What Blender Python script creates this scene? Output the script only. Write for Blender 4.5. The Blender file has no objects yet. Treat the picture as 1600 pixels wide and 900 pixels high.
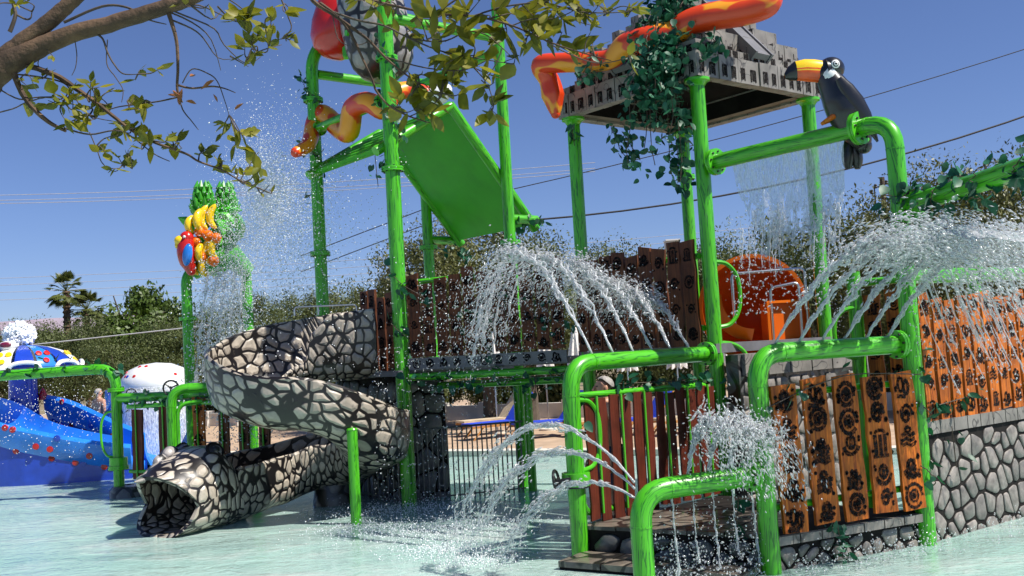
import bpy, math, random
from mathutils import Vector, Matrix, noise
random.seed(11)
R_ = random.Random(5)
rad = math.radians
scene = bpy.context.scene

# ------------------------------------------------------------------ camera
PITCH, ROLL, CAMH, FPX = rad(3.5), rad(3.3), 2.3, 1600.0
_f = Vector((0, math.cos(PITCH), math.sin(PITCH)))
_r0 = Vector((1, 0, 0)); _u0 = Vector((0, -math.sin(PITCH), math.cos(PITCH)))
_r = _r0 * math.cos(ROLL) - _u0 * math.sin(ROLL)
_u = _r0 * math.sin(ROLL) + _u0 * math.cos(ROLL)
cam_data = bpy.data.cameras.new('camera'); cam = bpy.data.objects.new('camera', cam_data)
scene.collection.objects.link(cam); scene.camera = cam
cam_data.sensor_width = 36.0; cam_data.lens = 36.0; cam_data.clip_end = 9000; cam_data.clip_start = .05
m = Matrix((( _r.x, _u.x, -_f.x), (_r.y, _u.y, -_f.y), (_r.z, _u.z, -_f.z))).to_4x4()
m.translation = Vector((0, 0, CAMH)); cam.matrix_world = m

# ------------------------------------------------------------------ world, sun, exposure
SUN_EL, SUN_AZ = rad(54), rad(113)          # azimuth measured from +Y towards +X
world = bpy.data.worlds.new('World'); scene.world = world; world.use_nodes = True
wn = world.node_tree; bg = wn.nodes['Background']
sky = wn.nodes.new('ShaderNodeTexSky'); sky.sky_type = 'NISHITA'; sky.sun_disc = False
sky.sun_elevation = SUN_EL; sky.sun_rotation = SUN_AZ
sky.air_density = 1.0; sky.dust_density = 1.1; sky.ozone_density = 8.0; sky.altitude = 1500
wb = wn.nodes.new('ShaderNodeMix'); wb.data_type = 'RGBA'; wb.blend_type = 'MULTIPLY'; wb.inputs[0].default_value = 1.0
wb.inputs[7].default_value = (1.0, .90, 1.0, 1)      # camera white balance
wn.links.new(sky.outputs[0], wb.inputs[6]); wn.links.new(wb.outputs[2], bg.inputs['Color']); bg.inputs['Strength'].default_value = 0.080
sun_data = bpy.data.lights.new('sun', 'SUN'); sun = bpy.data.objects.new('sun', sun_data)
scene.collection.objects.link(sun); sun_data.energy = 5.0; sun_data.angle = rad(.5); sun_data.color = (1.0, .95, .87)
SD = Vector((math.sin(SUN_AZ) * math.cos(SUN_EL), math.cos(SUN_AZ) * math.cos(SUN_EL), math.sin(SUN_EL)))
sun.rotation_euler = SD.to_track_quat('Z', 'Y').to_euler()
vs = scene.view_settings
vs.view_transform = 'Standard'; vs.look = 'None'; vs.gamma = 1; vs.use_curve_mapping = False; vs.exposure = 0.55

# ------------------------------------------------------------------ helpers
COL = scene.collection
ORG = {}
def V(*a): return Vector(a)
def ray(x, y): return _f + _r * ((x - 800) / FPX) + _u * ((450 - y) / FPX)
def at(x, y, Y):
    d = ray(x, y); return Vector((0, 0, CAMH)) + d * (Y / d.y)
def onz(x, y, z=0.0):
    d = ray(x, y); return Vector((0, 0, CAMH)) + d * ((z - CAMH) / d.z)
def lerp(a, b, t): return a + (b - a) * t
def link(o, parent=None):
    COL.objects.link(o)
    if parent: o.parent = parent
    return o
def tag(o, label=None, cat=None, group=None, kind=None):
    if label: o['label'] = label
    if cat: o['category'] = cat
    if group: o['group'] = group
    if kind: o['kind'] = kind
    return o
def thing(name, label, cat, loc=(0, 0, 0), group=None, rz=0):
    o = bpy.data.objects.new(name, None); COL.objects.link(o)
    o.empty_display_size = .2
    o.location = loc; o.rotation_euler[2] = rz
    ORG[o] = Vector(loc)
    return tag(o, label, cat, group)
def frame_of(d, up=Vector((0, 0, 1))):
    d = d.normalized()
    s = d.cross(up)
    if s.length < 1e-4: s = d.cross(Vector((0, 1, 0)))
    s.normalize(); return d, s, s.cross(d).normalized()

class MB:
    def __init__(s): s.v = []; s.f = []; s.uv = []; s.mi = []; s.m = 0; s.hasuv = False
    def face(s, idx, uv=None):
        s.f.append(tuple(idx)); s.mi.append(s.m)
        if uv is None: uv = [(0, 0)] * len(idx)
        else: s.hasuv = True
        s.uv.append(uv)
    def quad(s, a, b, c, d, uv=None):
        n = len(s.v); s.v += [a, b, c, d]; s.face((n, n + 1, n + 2, n + 3), uv)
    def poly(s, pts):
        n = len(s.v); s.v += list(pts); s.face(range(n, n + len(pts)))
    def box(s, o, ex, ey, ez):
        """o = centre, ex/ey/ez = half vectors"""
        n = len(s.v)
        for sz in (-1, 1):
            for sx, sy in ((-1, -1), (1, -1), (1, 1), (-1, 1)):
                s.v.append(o + ex * sx + ey * sy + ez * sz)
        flip = ex.cross(ey).dot(ez) < 0
        for q in ((3, 2, 1, 0), (4, 5, 6, 7), (0, 1, 5, 4), (1, 2, 6, 5), (2, 3, 7, 6), (3, 0, 4, 7)):
            q = [n + i for i in q]
            if flip: q.reverse()
            s.face(q, [(0, 0), (1, 0), (1, 1), (0, 1)])
    def abox(s, x0, x1, y0, y1, z0, z1):
        s.box(V((x0+x1)/2, (y0+y1)/2, (z0+z1)/2), V((x1-x0)/2, 0, 0), V(0, (y1-y0)/2, 0), V(0, 0, (z1-z0)/2))
    def tube(s, path, r, n=12, caps=True, v0=0.0):
        P = [Vector(p) for p in path]
        if not isinstance(r, (list, tuple)): r = [r] * len(P)
        d0 = (P[1] - P[0]).normalized(); _, sx, sy = frame_of(d0, V(.31, .17, .93))
        base = len(s.v); L = v0; Ls = []
        for i, p in enumerate(P):
            if i == 0: d = P[1] - P[0]
            elif i == len(P) - 1: d = P[-1] - P[-2]
            else: d = (P[i+1] - P[i]).normalized() + (P[i] - P[i-1]).normalized(); L += (P[i]-P[i-1]).length
            if i == len(P) - 1 and i > 0: L += (P[i]-P[i-1]).length
            d = d.normalized() if d.length > 1e-9 else d0
            sx = (sx - d * sx.dot(d)).normalized(); sy = d.cross(sx)
            Ls.append(L)
            for k in range(n):
                a = 2 * math.pi * k / n
                s.v.append(p + (sx * math.cos(a) + sy * math.sin(a)) * r[i])
        circ = 2 * math.pi * max(r)
        for i in range(len(P) - 1):
            for k in range(n):
                k2 = (k + 1) % n
                u0, u1 = circ * k / n, circ * (k + 1) / n
                s.face((base+i*n+k, base+i*n+k2, base+(i+1)*n+k2, base+(i+1)*n+k),
                       [(u0, Ls[i]), (u1, Ls[i]), (u1, Ls[i+1]), (u0, Ls[i+1])])
        if caps:
            s.face([base + k for k in range(n)][::-1]); s.face([base + (len(P)-1)*n + k for k in range(n)])
        return s
    def cyl(s, a, b, r, n=14, r2=None):
        return s.tube([a, b], [r, r2 if r2 is not None else r], n)
    def lathe(s, prof, c, axis=V(0, 0, 1), n=20, a0=0, a1=2*math.pi):
        _, sx, sy = frame_of(axis, V(.1, .9, .2)); ax = axis.normalized()
        base = len(s.v); full = abs(a1 - a0 - 2*math.pi) < 1e-6; nn = n if full else n + 1
        for (r, z) in prof:
            for k in range(nn):
                a = a0 + (a1 - a0) * k / n
                s.v.append(c + ax * z + (sx * math.cos(a) + sy * math.sin(a)) * r)
        for i in range(len(prof) - 1):
            for k in range(n):
                k2 = (k + 1) % nn
                s.face((base+i*nn+k, base+i*nn+k2, base+(i+1)*nn+k2, base+(i+1)*nn+k),
                       [(k/n, i), ((k+1)/n, i), ((k+1)/n, i+1), (k/n, i+1)])
        return s
    def ell(s, c, ex, ey, ez, nu=14, nv=9):
        base = len(s.v)
        for j in range(nv + 1):
            t = math.pi * j / nv
            for i in range(nu):
                a = 2 * math.pi * i / nu
                s.v.append(c + ex * (math.sin(t)*math.cos(a)) + ey * (math.sin(t)*math.sin(a)) + ez * math.cos(t))
        for j in range(nv):
            for i in range(nu):
                i2 = (i + 1) % nu
                s.face((base+j*nu+i, base+(j+1)*nu+i, base+(j+1)*nu+i2, base+j*nu+i2))
        return s
    def sph(s, c, r, nu=12, nv=8): return s.ell(c, V(r,0,0), V(0,r,0), V(0,0,r), nu, nv)
    def octa(s, c, d, l, w):
        """small drop: stretched octahedron along d"""
        d, a, b = frame_of(d)
        n = len(s.v)
        s.v += [c + d*l, c - d*l, c + a*w, c + b*w, c - a*w, c - b*w]
        for i in range(4):
            j = (i + 1) % 4
            s.f.append((n, n+2+i, n+2+j)); s.f.append((n+1, n+2+j, n+2+i))
            s.mi += [s.m, s.m]; s.uv += [[(0,0)]*3]*2
    def grid(s, fn, nu, nv, closed_u=False, flip=False):
        base = len(s.v); nn = nu if closed_u else nu + 1
        for j in range(nv + 1):
            for i in range(nn): s.v.append(fn(i / nu, j / nv))
        for j in range(nv):
            for i in range(nu):
                i2 = (i + 1) % nn
                q = [base+j*nn+i, base+j*nn+i2, base+(j+1)*nn+i2, base+(j+1)*nn+i]
                s.face(q[::-1] if flip else q, None)
        return s
    def mesh(s, name, mats, smooth=True, org=Vector((0,0,0)), weld=False):
        me = bpy.data.meshes.new(name)
        me.from_pydata([tuple(p - org) for p in s.v], [], s.f)
        if not isinstance(mats, (list, tuple)): mats = [mats]
        for mt in mats: me.materials.append(mt)
        if len(mats) > 1: me.polygons.foreach_set('material_index', s.mi)
        if s.hasuv:
            ul = me.uv_layers.new(name='UVMap'); fl = []
            for u in s.uv:
                for a in u: fl += [a[0], a[1]]
            ul.data.foreach_set('uv', fl)
        me.polygons.foreach_set('use_smooth', [bool(smooth)] * len(me.polygons))
        if smooth and smooth != 'all':
            try: me.set_sharp_from_angle(angle=rad(42))
            except Exception: pass
        me.update(); return me
    def build(s, name, mats, parent=None, smooth=True, local=False):
        org = Vector((0,0,0)) if (local or parent is None) else ORG.get(parent, Vector((0,0,0)))
        o = bpy.data.objects.new(name, s.mesh(name, mats, smooth, org)); link(o, parent)
        ORG[o] = org if parent else Vector((0,0,0))
        return o
    def top(s, name, mats, label, cat, group=None, kind=None, smooth=True, org=None):
        """a thing that is one mesh, origin at its base"""
        if org is None:
            xs = [p.x for p in s.v]; ys = [p.y for p in s.v]; zs = [p.z for p in s.v]
            org = V((min(xs)+max(xs))/2, (min(ys)+max(ys))/2, min(zs))
        o = bpy.data.objects.new(name, s.mesh(name, mats, smooth, org)); link(o); o.location = org
        ORG[o] = org
        return tag(o, label, cat, group, kind)

def inst(me, name, parent, loc, rot=None, scale=1.0, local=False):
    o = bpy.data.objects.new(name, me); COL.objects.link(o)
    org = ORG.get(parent, Vector((0,0,0))) if (parent and not local) else Vector((0,0,0))
    o.parent = parent; o.location = Vector(loc) - org
    if rot is not None: o.rotation_mode = 'QUATERNION'; o.rotation_quaternion = rot
    o.scale = scale if isinstance(scale, (tuple, list, Vector)) else (scale,)*3
    ORG[o] = Vector(loc)
    return o

def copy_tree(o, parent=None):
    c = o.copy(); COL.objects.link(c); c.parent = parent
    for ch in list(o.children): copy_tree(ch, c)
    return c

def smooth_path(pts, sub=6):
    P = [Vector(p) for p in pts]; out = []
    for i in range(len(P) - 1):
        p0 = P[max(i-1, 0)]; p1 = P[i]; p2 = P[i+1]; p3 = P[min(i+2, len(P)-1)]
        for k in range(sub):
            t = k / sub
            out.append(0.5*((2*p1) + (p2-p0)*t + (2*p0-5*p1+4*p2-p3)*t*t + (3*p1-p0-3*p2+p3)*t*t*t))
    out.append(P[-1]); return out

def bend_path(pts, r=.22, n=6):
    """polyline with rounded corners"""
    P = [Vector(p) for p in pts]; out = [P[0]]
    for i in range(1, len(P) - 1):
        a = (P[i-1] - P[i]); b = (P[i+1] - P[i])
        k = min(r, a.length*.49, b.length*.49)
        A = P[i] + a.normalized()*k; B = P[i] + b.normalized()*k
        for j in range(n + 1):
            t = j / n; out.append(A*(1-t)**2 + P[i]*2*t*(1-t) + B*t*t)
    out.append(P[-1]); return out

# ------------------------------------------------------------------ materials
def newmat(name):
    mt = bpy.data.materials.new(name); mt.use_nodes = True
    nt = mt.node_tree; b = nt.nodes['Principled BSDF']; return mt, nt, b
def N(nt, typ, **kw):
    n = nt.nodes.new(typ)
    for k, v in kw.items():
        if k.startswith('i_'):
            n.inputs[k[2:].replace('_', ' ')].default_value = v
        else: setattr(n, k, v)
    return n
def ramp(nt, fac, stops, interp='LINEAR'):
    r = nt.nodes.new('ShaderNodeValToRGB'); r.color_ramp.interpolation = interp
    while len(r.color_ramp.elements) < len(stops): r.color_ramp.elements.new(.5)
    for e, (p, c) in zip(r.color_ramp.elements, stops):
        e.position = p; e.color = (c[0], c[1], c[2], 1) if isinstance(c, (tuple, list)) else (c, c, c, 1)
    nt.links.new(fac, r.inputs[0]); return r
def mixc(nt, fac, a, b, mode='MIX'):
    n = nt.nodes.new('ShaderNodeMix'); n.data_type = 'RGBA'; n.blend_type = mode
    for sock, val in ((n.inputs[0], fac), (n.inputs[6], a), (n.inputs[7], b)):
        if hasattr(val, 'is_output'): nt.links.new(val, sock)
        elif isinstance(val, (tuple, list)): sock.default_value = (val[0], val[1], val[2], 1)
        else: sock.default_value = val
    return n.outputs[2]
def coords(nt, which='Object', scale=(1,1,1), rot=(0,0,0)):
    tc = nt.nodes.new('ShaderNodeTexCoord'); mp = nt.nodes.new('ShaderNodeMapping')
    mp.inputs['Scale'].default_value = scale; mp.inputs['Rotation'].default_value = rot
    nt.links.new(tc.outputs[which], mp.inputs[0]); return mp.outputs[0]
def noise_t(nt, vec, scale, detail=4, rough=.55, dist=0):
    n = N(nt, 'ShaderNodeTexNoise'); n.inputs['Scale'].default_value = scale; n.inputs['Detail'].default_value = detail
    n.inputs['Roughness'].default_value = rough; n.inputs['Distortion'].default_value = dist
    if vec is not None: nt.links.new(vec, n.inputs['Vector'])
    return n.outputs['Fac']
def bump(nt, b, h, strength=.3, dist=.02):
    n = N(nt, 'ShaderNodeBump'); n.inputs['Strength'].default_value = strength; n.inputs['Distance'].default_value = dist
    nt.links.new(h, n.inputs['Height']); nt.links.new(n.outputs[0], b.inputs['Normal']); return n
def simple(name, c, rough=.5, var=.25, scale=6, metal=0, spec=.5, bumpk=0, bscale=40, coat=0):
    mt, nt, b = newmat(name)
    v = coords(nt)
    f = noise_t(nt, v, scale, 5)
    lo = tuple(x*(1-var) for x in c); hi = tuple(min(1, x*(1+var)) for x in c)
    r = ramp(nt, f, [(.3, lo), (.7, hi)])
    nt.links.new(r.outputs[0], b.inputs['Base Color'])
    b.inputs['Roughness'].default_value = rough; b.inputs['Metallic'].default_value = metal
    b.inputs['Specular IOR Level'].default_value = spec; b.inputs['Coat Weight'].default_value = coat
    if bumpk: bump(nt, b, noise_t(nt, v, bscale, 4), bumpk, .01)
    return mt
M = {}
def green_pipe(name, hi, lo):
    mt, nt, b = newmat(name)
    uv = coords(nt, 'UV', (1, 1, 1))
    tc = nt.nodes.new('ShaderNodeTexCoord')
    mp = N(nt, 'ShaderNodeMapping'); mp.inputs['Scale'].default_value = (11, .75, 1)
    nt.links.new(tc.outputs['UV'], mp.inputs[0])
    wob = noise_t(nt, mp.outputs[0], 1.0, 3, .6, 1.2)
    # grain lines: fold the noise into thin contour lines running along the pipe
    mul = N(nt, 'ShaderNodeMath', operation='MULTIPLY'); mul.inputs[1].default_value = 6.0; nt.links.new(wob, mul.inputs[0])
    fr = N(nt, 'ShaderNodeMath', operation='FRACT'); nt.links.new(mul.outputs[0], fr.inputs[0])
    r = ramp(nt, fr.outputs[0], [(0, 1.0), (.26, 0.0), (.84, 0.0), (1, 1.0)])
    big = noise_t(nt, coords(nt, 'Object'), 1.7, 3)
    base = ramp(nt, big, [(.3, tuple(x*.86 for x in hi)), (.7, hi)])
    k = N(nt, 'ShaderNodeMath', operation='MULTIPLY'); k.inputs[1].default_value = .95; nt.links.new(r.outputs[0], k.inputs[0])
    c = mixc(nt, k.outputs[0], base.outputs[0], lo)
    stn = noise_t(nt, coords(nt, 'Object', (6, 6, 1.2)), 2.0, 6, .7); sr_ = ramp(nt, stn, [(.60, 0.0), (.80, .35)])
    c = mixc(nt, sr_.outputs[0], c, (.30, .42, .26))
    nt.links.new(c, b.inputs['Base Color'])
    b.inputs['Roughness'].default_value = .34; b.inputs['Coat Weight'].default_value = .25; b.inputs['Coat Roughness'].default_value = .12
    bump(nt, b, r.outputs[0], -.12, .004)
    return mt
M['pipe'] = green_pipe('green_wood_grain_paint', (.078, .47, .010), (.006, .095, .008))
M['pipe2'] = simple('green_gloss_paint', (.07, .43, .012), .3, .12, 3, coat=.3)
M['board'] = simple('green_fibreglass', (.045, .34, .010), .5, .12, 2, spec=.25)
M['board2'] = simple('green_fibreglass_band', (.05, .33, .02), .4, .12, 2, coat=.1)
M['black'] = simple('black_painted_metal', (.012, .012, .013), .4, .3)
M['steel'] = simple('stainless_steel', (.55, .55, .56), .28, .1, 5, metal=1)
M['darksteel'] = simple('dull_steel_bar', (.15, .14, .125), .5, .3, 9, metal=.4)

def cellstone(name, scale, stone, stone2, line, lw=.09, rough=.3, coat=.3, disp=.5, stretch=(1,1,1), space='Object'):
    mt, nt, b = newmat(name)
    v = coords(nt, space, stretch)
    nz = N(nt, 'ShaderNodeTexNoise'); nz.inputs['Scale'].default_value = 2.3; nt.links.new(v, nz.inputs['Vector'])
    add = N(nt, 'ShaderNodeVectorMath', operation='MULTIPLY_ADD'); add.inputs[1].default_value = (.22,.22,.22)
    nt.links.new(nz.outputs['Color'], add.inputs[0]); nt.links.new(v, add.inputs[2])
    e = N(nt, 'ShaderNodeTexVoronoi', feature='DISTANCE_TO_EDGE'); e.inputs['Scale'].default_value = scale
    c = N(nt, 'ShaderNodeTexVoronoi', feature='F1'); c.inputs['Scale'].default_value = scale
    for n in (e, c): n.inputs['Randomness'].default_value = .85; nt.links.new(add.outputs[0], n.inputs['Vector'])
    wid = noise_t(nt, v, 5, 2)
    sub = N(nt, 'ShaderNodeMath', operation='MULTIPLY_ADD'); sub.inputs[1].default_value = -.07; nt.links.new(wid, sub.inputs[0]); nt.links.new(e.outputs['Distance'], sub.inputs[2])
    r0 = ramp(nt, sub.outputs[0], [(max(lw-.04, 0), 0.0), (lw, 1.0)])
    rnd = ramp(nt, c.outputs['Distance'], [(.60, 1.0), (.68, 0.0)])
    r = N(nt, 'ShaderNodeMath', operation='MULTIPLY'); nt.links.new(r0.outputs[0], r.inputs[0]); nt.links.new(rnd.outputs[0], r.inputs[1])
    sep = N(nt, 'ShaderNodeSeparateColor'); nt.links.new(c.outputs['Color'], sep.inputs[0])
    sc = mixc(nt, sep.outputs[0], stone, stone2)
    fine = noise_t(nt, v, 14, 5)
    fr = ramp(nt, fine, [(.25, .72), (.75, 1.12)])
    sc = mixc(nt, 1.0, sc, fr.outputs[0], 'MULTIPLY')
    col = mixc(nt, r.outputs[0], line, sc)
    nt.links.new(col, b.inputs['Base Color'])
    b.inputs['Roughness'].default_value = rough; b.inputs['Coat Weight'].default_value = coat; b.inputs['Coat Roughness'].default_value = .1
    rr = ramp(nt, sub.outputs[0], [(lw-.05, 0.0), (lw+.16, 1.0)], 'EASE')
    bump(nt, b, rr.outputs[0], disp, .035)
    return mt
M['snake_skin'] = cellstone('painted_pebble_skin', 5.6, (.52, .455, .37), (.35, .305, .25), (.008, .006, .006), .085, .38, .15, space='UV')
M['bucket_skin'] = cellstone('painted_bucket_stones', 3.4, (.36, .33, .31), (.24, .23, .24), (.008, .007, .008), .08, .4, .08)
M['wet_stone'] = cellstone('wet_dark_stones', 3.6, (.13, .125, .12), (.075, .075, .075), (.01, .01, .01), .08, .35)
M['flag'] = cellstone('brown_flagstone', 3.2, (.20, .165, .13), (.13, .11, .09), (.012, .010, .009), .06, .4, .2)
M['stone'] = simple('painted_wall_stone', (.215, .192, .17), .55, .45, 9, bumpk=.4, bscale=30, coat=.1)
M['stone_b'] = simple('painted_wall_stone_dim', (.155, .14, .125), .55, .45, 9, bumpk=.4, bscale=30, coat=.1)
M['mortar'] = simple('black_mortar_paint', (.014, .012, .011), .8, .5, 9, spec=.15)
def blockmat():
    mt, nt, b = newmat('pale_temple_block')
    v = coords(nt, 'Object'); n1 = noise_t(nt, v, 4, 5); base = ramp(nt, n1, [(.3, (.135,.125,.11)), (.7, (.255,.235,.21))])
    n2 = noise_t(nt, coords(nt, 'Object', (1, 1, .6)), 3.1, 2, .5, .6)
    mu = N(nt, 'ShaderNodeMath', operation='MULTIPLY'); mu.inputs[1].default_value = 5.0; nt.links.new(n2, mu.inputs[0])
    fr = N(nt, 'ShaderNodeMath', operation='FRACT'); nt.links.new(mu.outputs[0], fr.inputs[0])
    ln_ = ramp(nt, fr.outputs[0], [(.0, 1.0), (.09, 0.0), (.95, 0.0), (1.0, 1.0)])
    nt.links.new(mixc(nt, ln_.outputs[0], base.outputs[0], (.03,.027,.025)), b.inputs['Base Color']); b.inputs['Roughness'].default_value = .5
    bump(nt, b, noise_t(nt, v, 22, 4), .25, .01); return mt
M['block'] = blockmat()
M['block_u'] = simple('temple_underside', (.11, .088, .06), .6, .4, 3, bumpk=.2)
def glyphmat():
    mt, nt, b = newmat('worn_black_glyph_paint'); out = nt.nodes['Material Output']
    v = coords(nt); b.inputs['Base Color'].default_value = (.011, .009, .009, 1); b.inputs['Roughness'].default_value = .85; b.inputs['Specular IOR Level'].default_value = .15
    f = noise_t(nt, v, 26, 6, .7); r = ramp(nt, f, [(.36, 1.0), (.56, 0.0)])
    tr = N(nt, 'ShaderNodeBsdfTransparent'); mx = N(nt, 'ShaderNodeMixShader')
    k = N(nt, 'ShaderNodeMath', operation='MULTIPLY'); k.inputs[1].default_value = .85; nt.links.new(r.outputs[0], k.inputs[0]); nt.links.new(k.outputs[0], mx.inputs[0])
    nt.links.new(b.outputs[0], mx.inputs[1]); nt.links.new(tr.outputs[0], mx.inputs[2]); nt.links.new(mx.outputs[0], out.inputs[0]); return mt
M['glyph'] = glyphmat()
M['cavity'] = simple('dark_roof_cavity', (.012, .010, .009), .9, .5, 4, spec=.1)  # near black: shade of the roof recess put into the colour
M['ramp'] = simple('grey_stair_slab', (.13, .13, .14), .5, .2)

def plankmat(name, hi, lo):
    mt, nt, b = newmat(name)
    v = coords(nt, 'Object', (34, 34, 1.5))
    g = noise_t(nt, v, 1.0, 4, .6, .8)
    v2 = coords(nt, 'Object', (2.5, 2.5, 2.5)); g2 = noise_t(nt, v2, 1.2, 4)
    r = ramp(nt, g, [(.35, lo), (.62, hi)])
    d = ramp(nt, g2, [(.3, .55), (.65, 1.1)])
    c = mixc(nt, 1.0, r.outputs[0], d.outputs[0], 'MULTIPLY')
    nt.links.new(c, b.inputs['Base Color']); b.inputs['Roughness'].default_value = .55; b.inputs['Specular IOR Level'].default_value = .25
    bump(nt, b, g, .3, .006); return mt
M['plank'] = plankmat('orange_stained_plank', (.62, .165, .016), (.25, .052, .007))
M['plank_shade'] = plankmat('shaded_brown_plank', (.17, .052, .018), (.07, .021, .009))  # orange planks made browner and darker, their shade put into the colour
M['slat'] = plankmat('oxblood_slat_paint', (.135, .026, .012), (.085, .016, .008))
M['orange'] = simple('orange_fibreglass', (.85, .17, .004), .4, .08, 2, coat=.1, spec=.3)
M['orange_in'] = simple('red_orange_fibreglass', (.80, .13, .003), .45, .1, 2, coat=.05, spec=.3)
def blotch(name, base, spot, scale, thr, stretch):
    mt, nt, b = newmat(name)
    v = coords(nt, 'UV', stretch)
    e = N(nt, 'ShaderNodeTexVoronoi', feature='SMOOTH_F1'); e.inputs['Scale'].default_value = scale; e.inputs['Smoothness'].default_value = .25
    nt.links.new(v, e.inputs['Vector'])
    r = ramp(nt, e.outputs['Distance'], [(thr-.035, 1.0), (thr+.035, 0.0)])
    c = mixc(nt, r.outputs[0], base, spot); nt.links.new(c, b.inputs['Base Color'])
    b.inputs['Roughness'].default_value = .38; b.inputs['Coat Weight'].default_value = .2; b.inputs['Coat Roughness'].default_value = .12
    return mt
M['python'] = blotch('yellow_red_blotch_paint', (.82, .30, .008), (.66, .045, .004), 1.0, .60, (4.4, 2.4, 1))
M['yellow'] = simple('yellow_gloss', (.85, .55, .01), .25, .08, coat=.4)
M['red'] = simple('red_gloss', (.50, .012, .008), .25, .1, coat=.4)
M['white'] = simple('white_gloss', (.78, .78, .76), .3, .05, coat=.3)
M['toucan_black'] = simple('glossy_black_plumage', (.009, .009, .011), .3, .2, 8, coat=.3, bumpk=.15, bscale=18)
M['blue'] = simple('royal_blue_gloss', (.012, .05, .42), .25, .15, 3, coat=.4)
M['lblue'] = simple('bright_blue_fibreglass', (.02, .20, .70), .25, .2, 2, coat=.4)
M['sblue'] = simple('blue_canvas', (.015, .055, .50), .7, .1)
M['cloth'] = simple('white_canvas', (.72, .69, .64), .8, .1, 5)
M['wood'] = simple('varnished_wood', (.42, .19, .05), .5, .25, 12)
M['fence_wall'] = simple('white_plaster', (.6, .57, .52), .8, .12, 2)
M['skin'] = simple('skin', (.50, .255, .16), .5, .1, 9)
M['hair'] = simple('grey_hair', (.30, .28, .26), .7, .3, 40)
M['shorts'] = simple('dark_swim_shorts', (.03, .04, .09), .8, .2)
M['wire'] = simple('pale_cable', (.42, .42, .44), .5, .1)
M['wire_dk'] = simple('dark_cable', (.03, .03, .032), .6, .1)
M['bark'] = simple('citrus_bark', (.090, .052, .028), .85, .7, 9, bumpk=1.0, bscale=38)
M['twig'] = simple('twig_bark', (.07, .05, .035), .8, .4, 20)
M['deadleaf'] = simple('dry_leaf', (.22, .08, .025), .8, .3, 20)
M['olive_bark'] = simple('olive_bark', (.10, .08, .06), .9, .3, 8)

def leafmat(name, c1, c2, rough=.4, trans=.25, dark=.5, scale=3):
    mt, nt, b = newmat(name)
    oi = N(nt, 'ShaderNodeObjectInfo'); geo = N(nt, 'ShaderNodeNewGeometry')
    v = coords(nt, 'Object'); n1 = noise_t(nt, v, scale, 2)
    ad = N(nt, 'ShaderNodeMath', operation='ADD'); nt.links.new(oi.outputs['Random'], ad.inputs[0]); nt.links.new(geo.outputs['Random Per Island'], ad.inputs[1])
    fr = N(nt, 'ShaderNodeMath', operation='FRACT'); nt.links.new(ad.outputs[0], fr.inputs[0])
    c = mixc(nt, fr.outputs[0], c1, c2)
    d = ramp(nt, n1, [(.3, dark), (.7, 1.1)])
    c = mixc(nt, 1.0, c, d.outputs[0], 'MULTIPLY')
    nt.links.new(c, b.inputs['Base Color']); b.inputs['Roughness'].default_value = rough
    tr = N(nt, 'ShaderNodeBsdfTranslucent'); nt.links.new(c, tr.inputs['Color'])
    mx = N(nt, 'ShaderNodeMixShader'); mx.inputs[0].default_value = trans
    out = nt.nodes['Material Output']
    nt.links.new(b.outputs[0], mx.inputs[1]); nt.links.new(tr.outputs[0], mx.inputs[2]); nt.links.new(mx.outputs[0], out.inputs[0])
    return mt
M['citrus'] = leafmat('citrus_leaf', (.10, .118, .007), (.28, .25, .015), .5, .45, .8)
M['ivy'] = leafmat('artificial_ivy_leaf', (.007, .075, .036), (.022, .145, .070), .5, .15, .7)
M['olive'] = leafmat('olive_leaf', (.070, .098, .022), (.140, .168, .050), .6, .25, .7, .9)
M['olive_b'] = leafmat('dry_olive_leaf', (.088, .10, .020), (.172, .175, .046), .5, .2, .6, .9)
M['broad'] = leafmat('broadleaf_foliage', (.060, .112, .012), (.12, .19, .022), .5, .25, .6, .9)
M['palmleaf'] = leafmat('palm_leaf', (.075, .10, .018), (.13, .15, .03), .5, .2, .7)

def watermat():
    mt, nt, b = newmat('clear_moving_water'); out = nt.nodes['Material Output']
    b.inputs['Base Color'].default_value = (.93, .95, .97, 1); b.inputs['Roughness'].default_value = .10
    b.inputs['Transmission Weight'].default_value = .42; b.inputs['IOR'].default_value = 1.33
    b.inputs['Specular IOR Level'].default_value = .9
    v = coords(nt); bump(nt, b, noise_t(nt, v, 22, 3), .7, .03)
    tr = N(nt, 'ShaderNodeBsdfTransparent'); mx = N(nt, 'ShaderNodeMixShader'); mx.inputs[0].default_value = .42
    nt.links.new(b.outputs[0], mx.inputs[1]); nt.links.new(tr.outputs[0], mx.inputs[2]); nt.links.new(mx.outputs[0], out.inputs[0])
    return mt
M['spray'] = watermat()
def mistmat():
    mt, nt, b = newmat('fine_white_spray'); b.inputs['Base Color'].default_value = (.86, .89, .92, 1); b.inputs['Roughness'].default_value = .25
    f = noise_t(nt, coords(nt), 30, 2); r = ramp(nt, f, [(.3, (.80,.84,.88)), (.7, (.92,.94,.96))]); nt.links.new(r.outputs[0], b.inputs['Base Color']); return mt
M['mist'] = mistmat()
def sheetmat():
    mt, nt, b = newmat('thin_water_sheet'); out = nt.nodes['Material Output']
    b.inputs['Base Color'].default_value = (.9, .93, .96, 1); b.inputs['Roughness'].default_value = .1
    v = coords(nt, 'Object', (9, 9, 2.5)); f = noise_t(nt, v, 4, 5, .65)
    bump(nt, b, f, 1.0, .05)
    tr = N(nt, 'ShaderNodeBsdfTransparent'); mx = N(nt, 'ShaderNodeMixShader')
    r = ramp(nt, f, [(.36, .72), (.64, .12)]); nt.links.new(r.outputs[0], mx.inputs[0])
    nt.links.new(b.outputs[0], mx.inputs[1]); nt.links.new(tr.outputs[0], mx.inputs[2]); nt.links.new(mx.outputs[0], out.inputs[0])
    return mt
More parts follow.
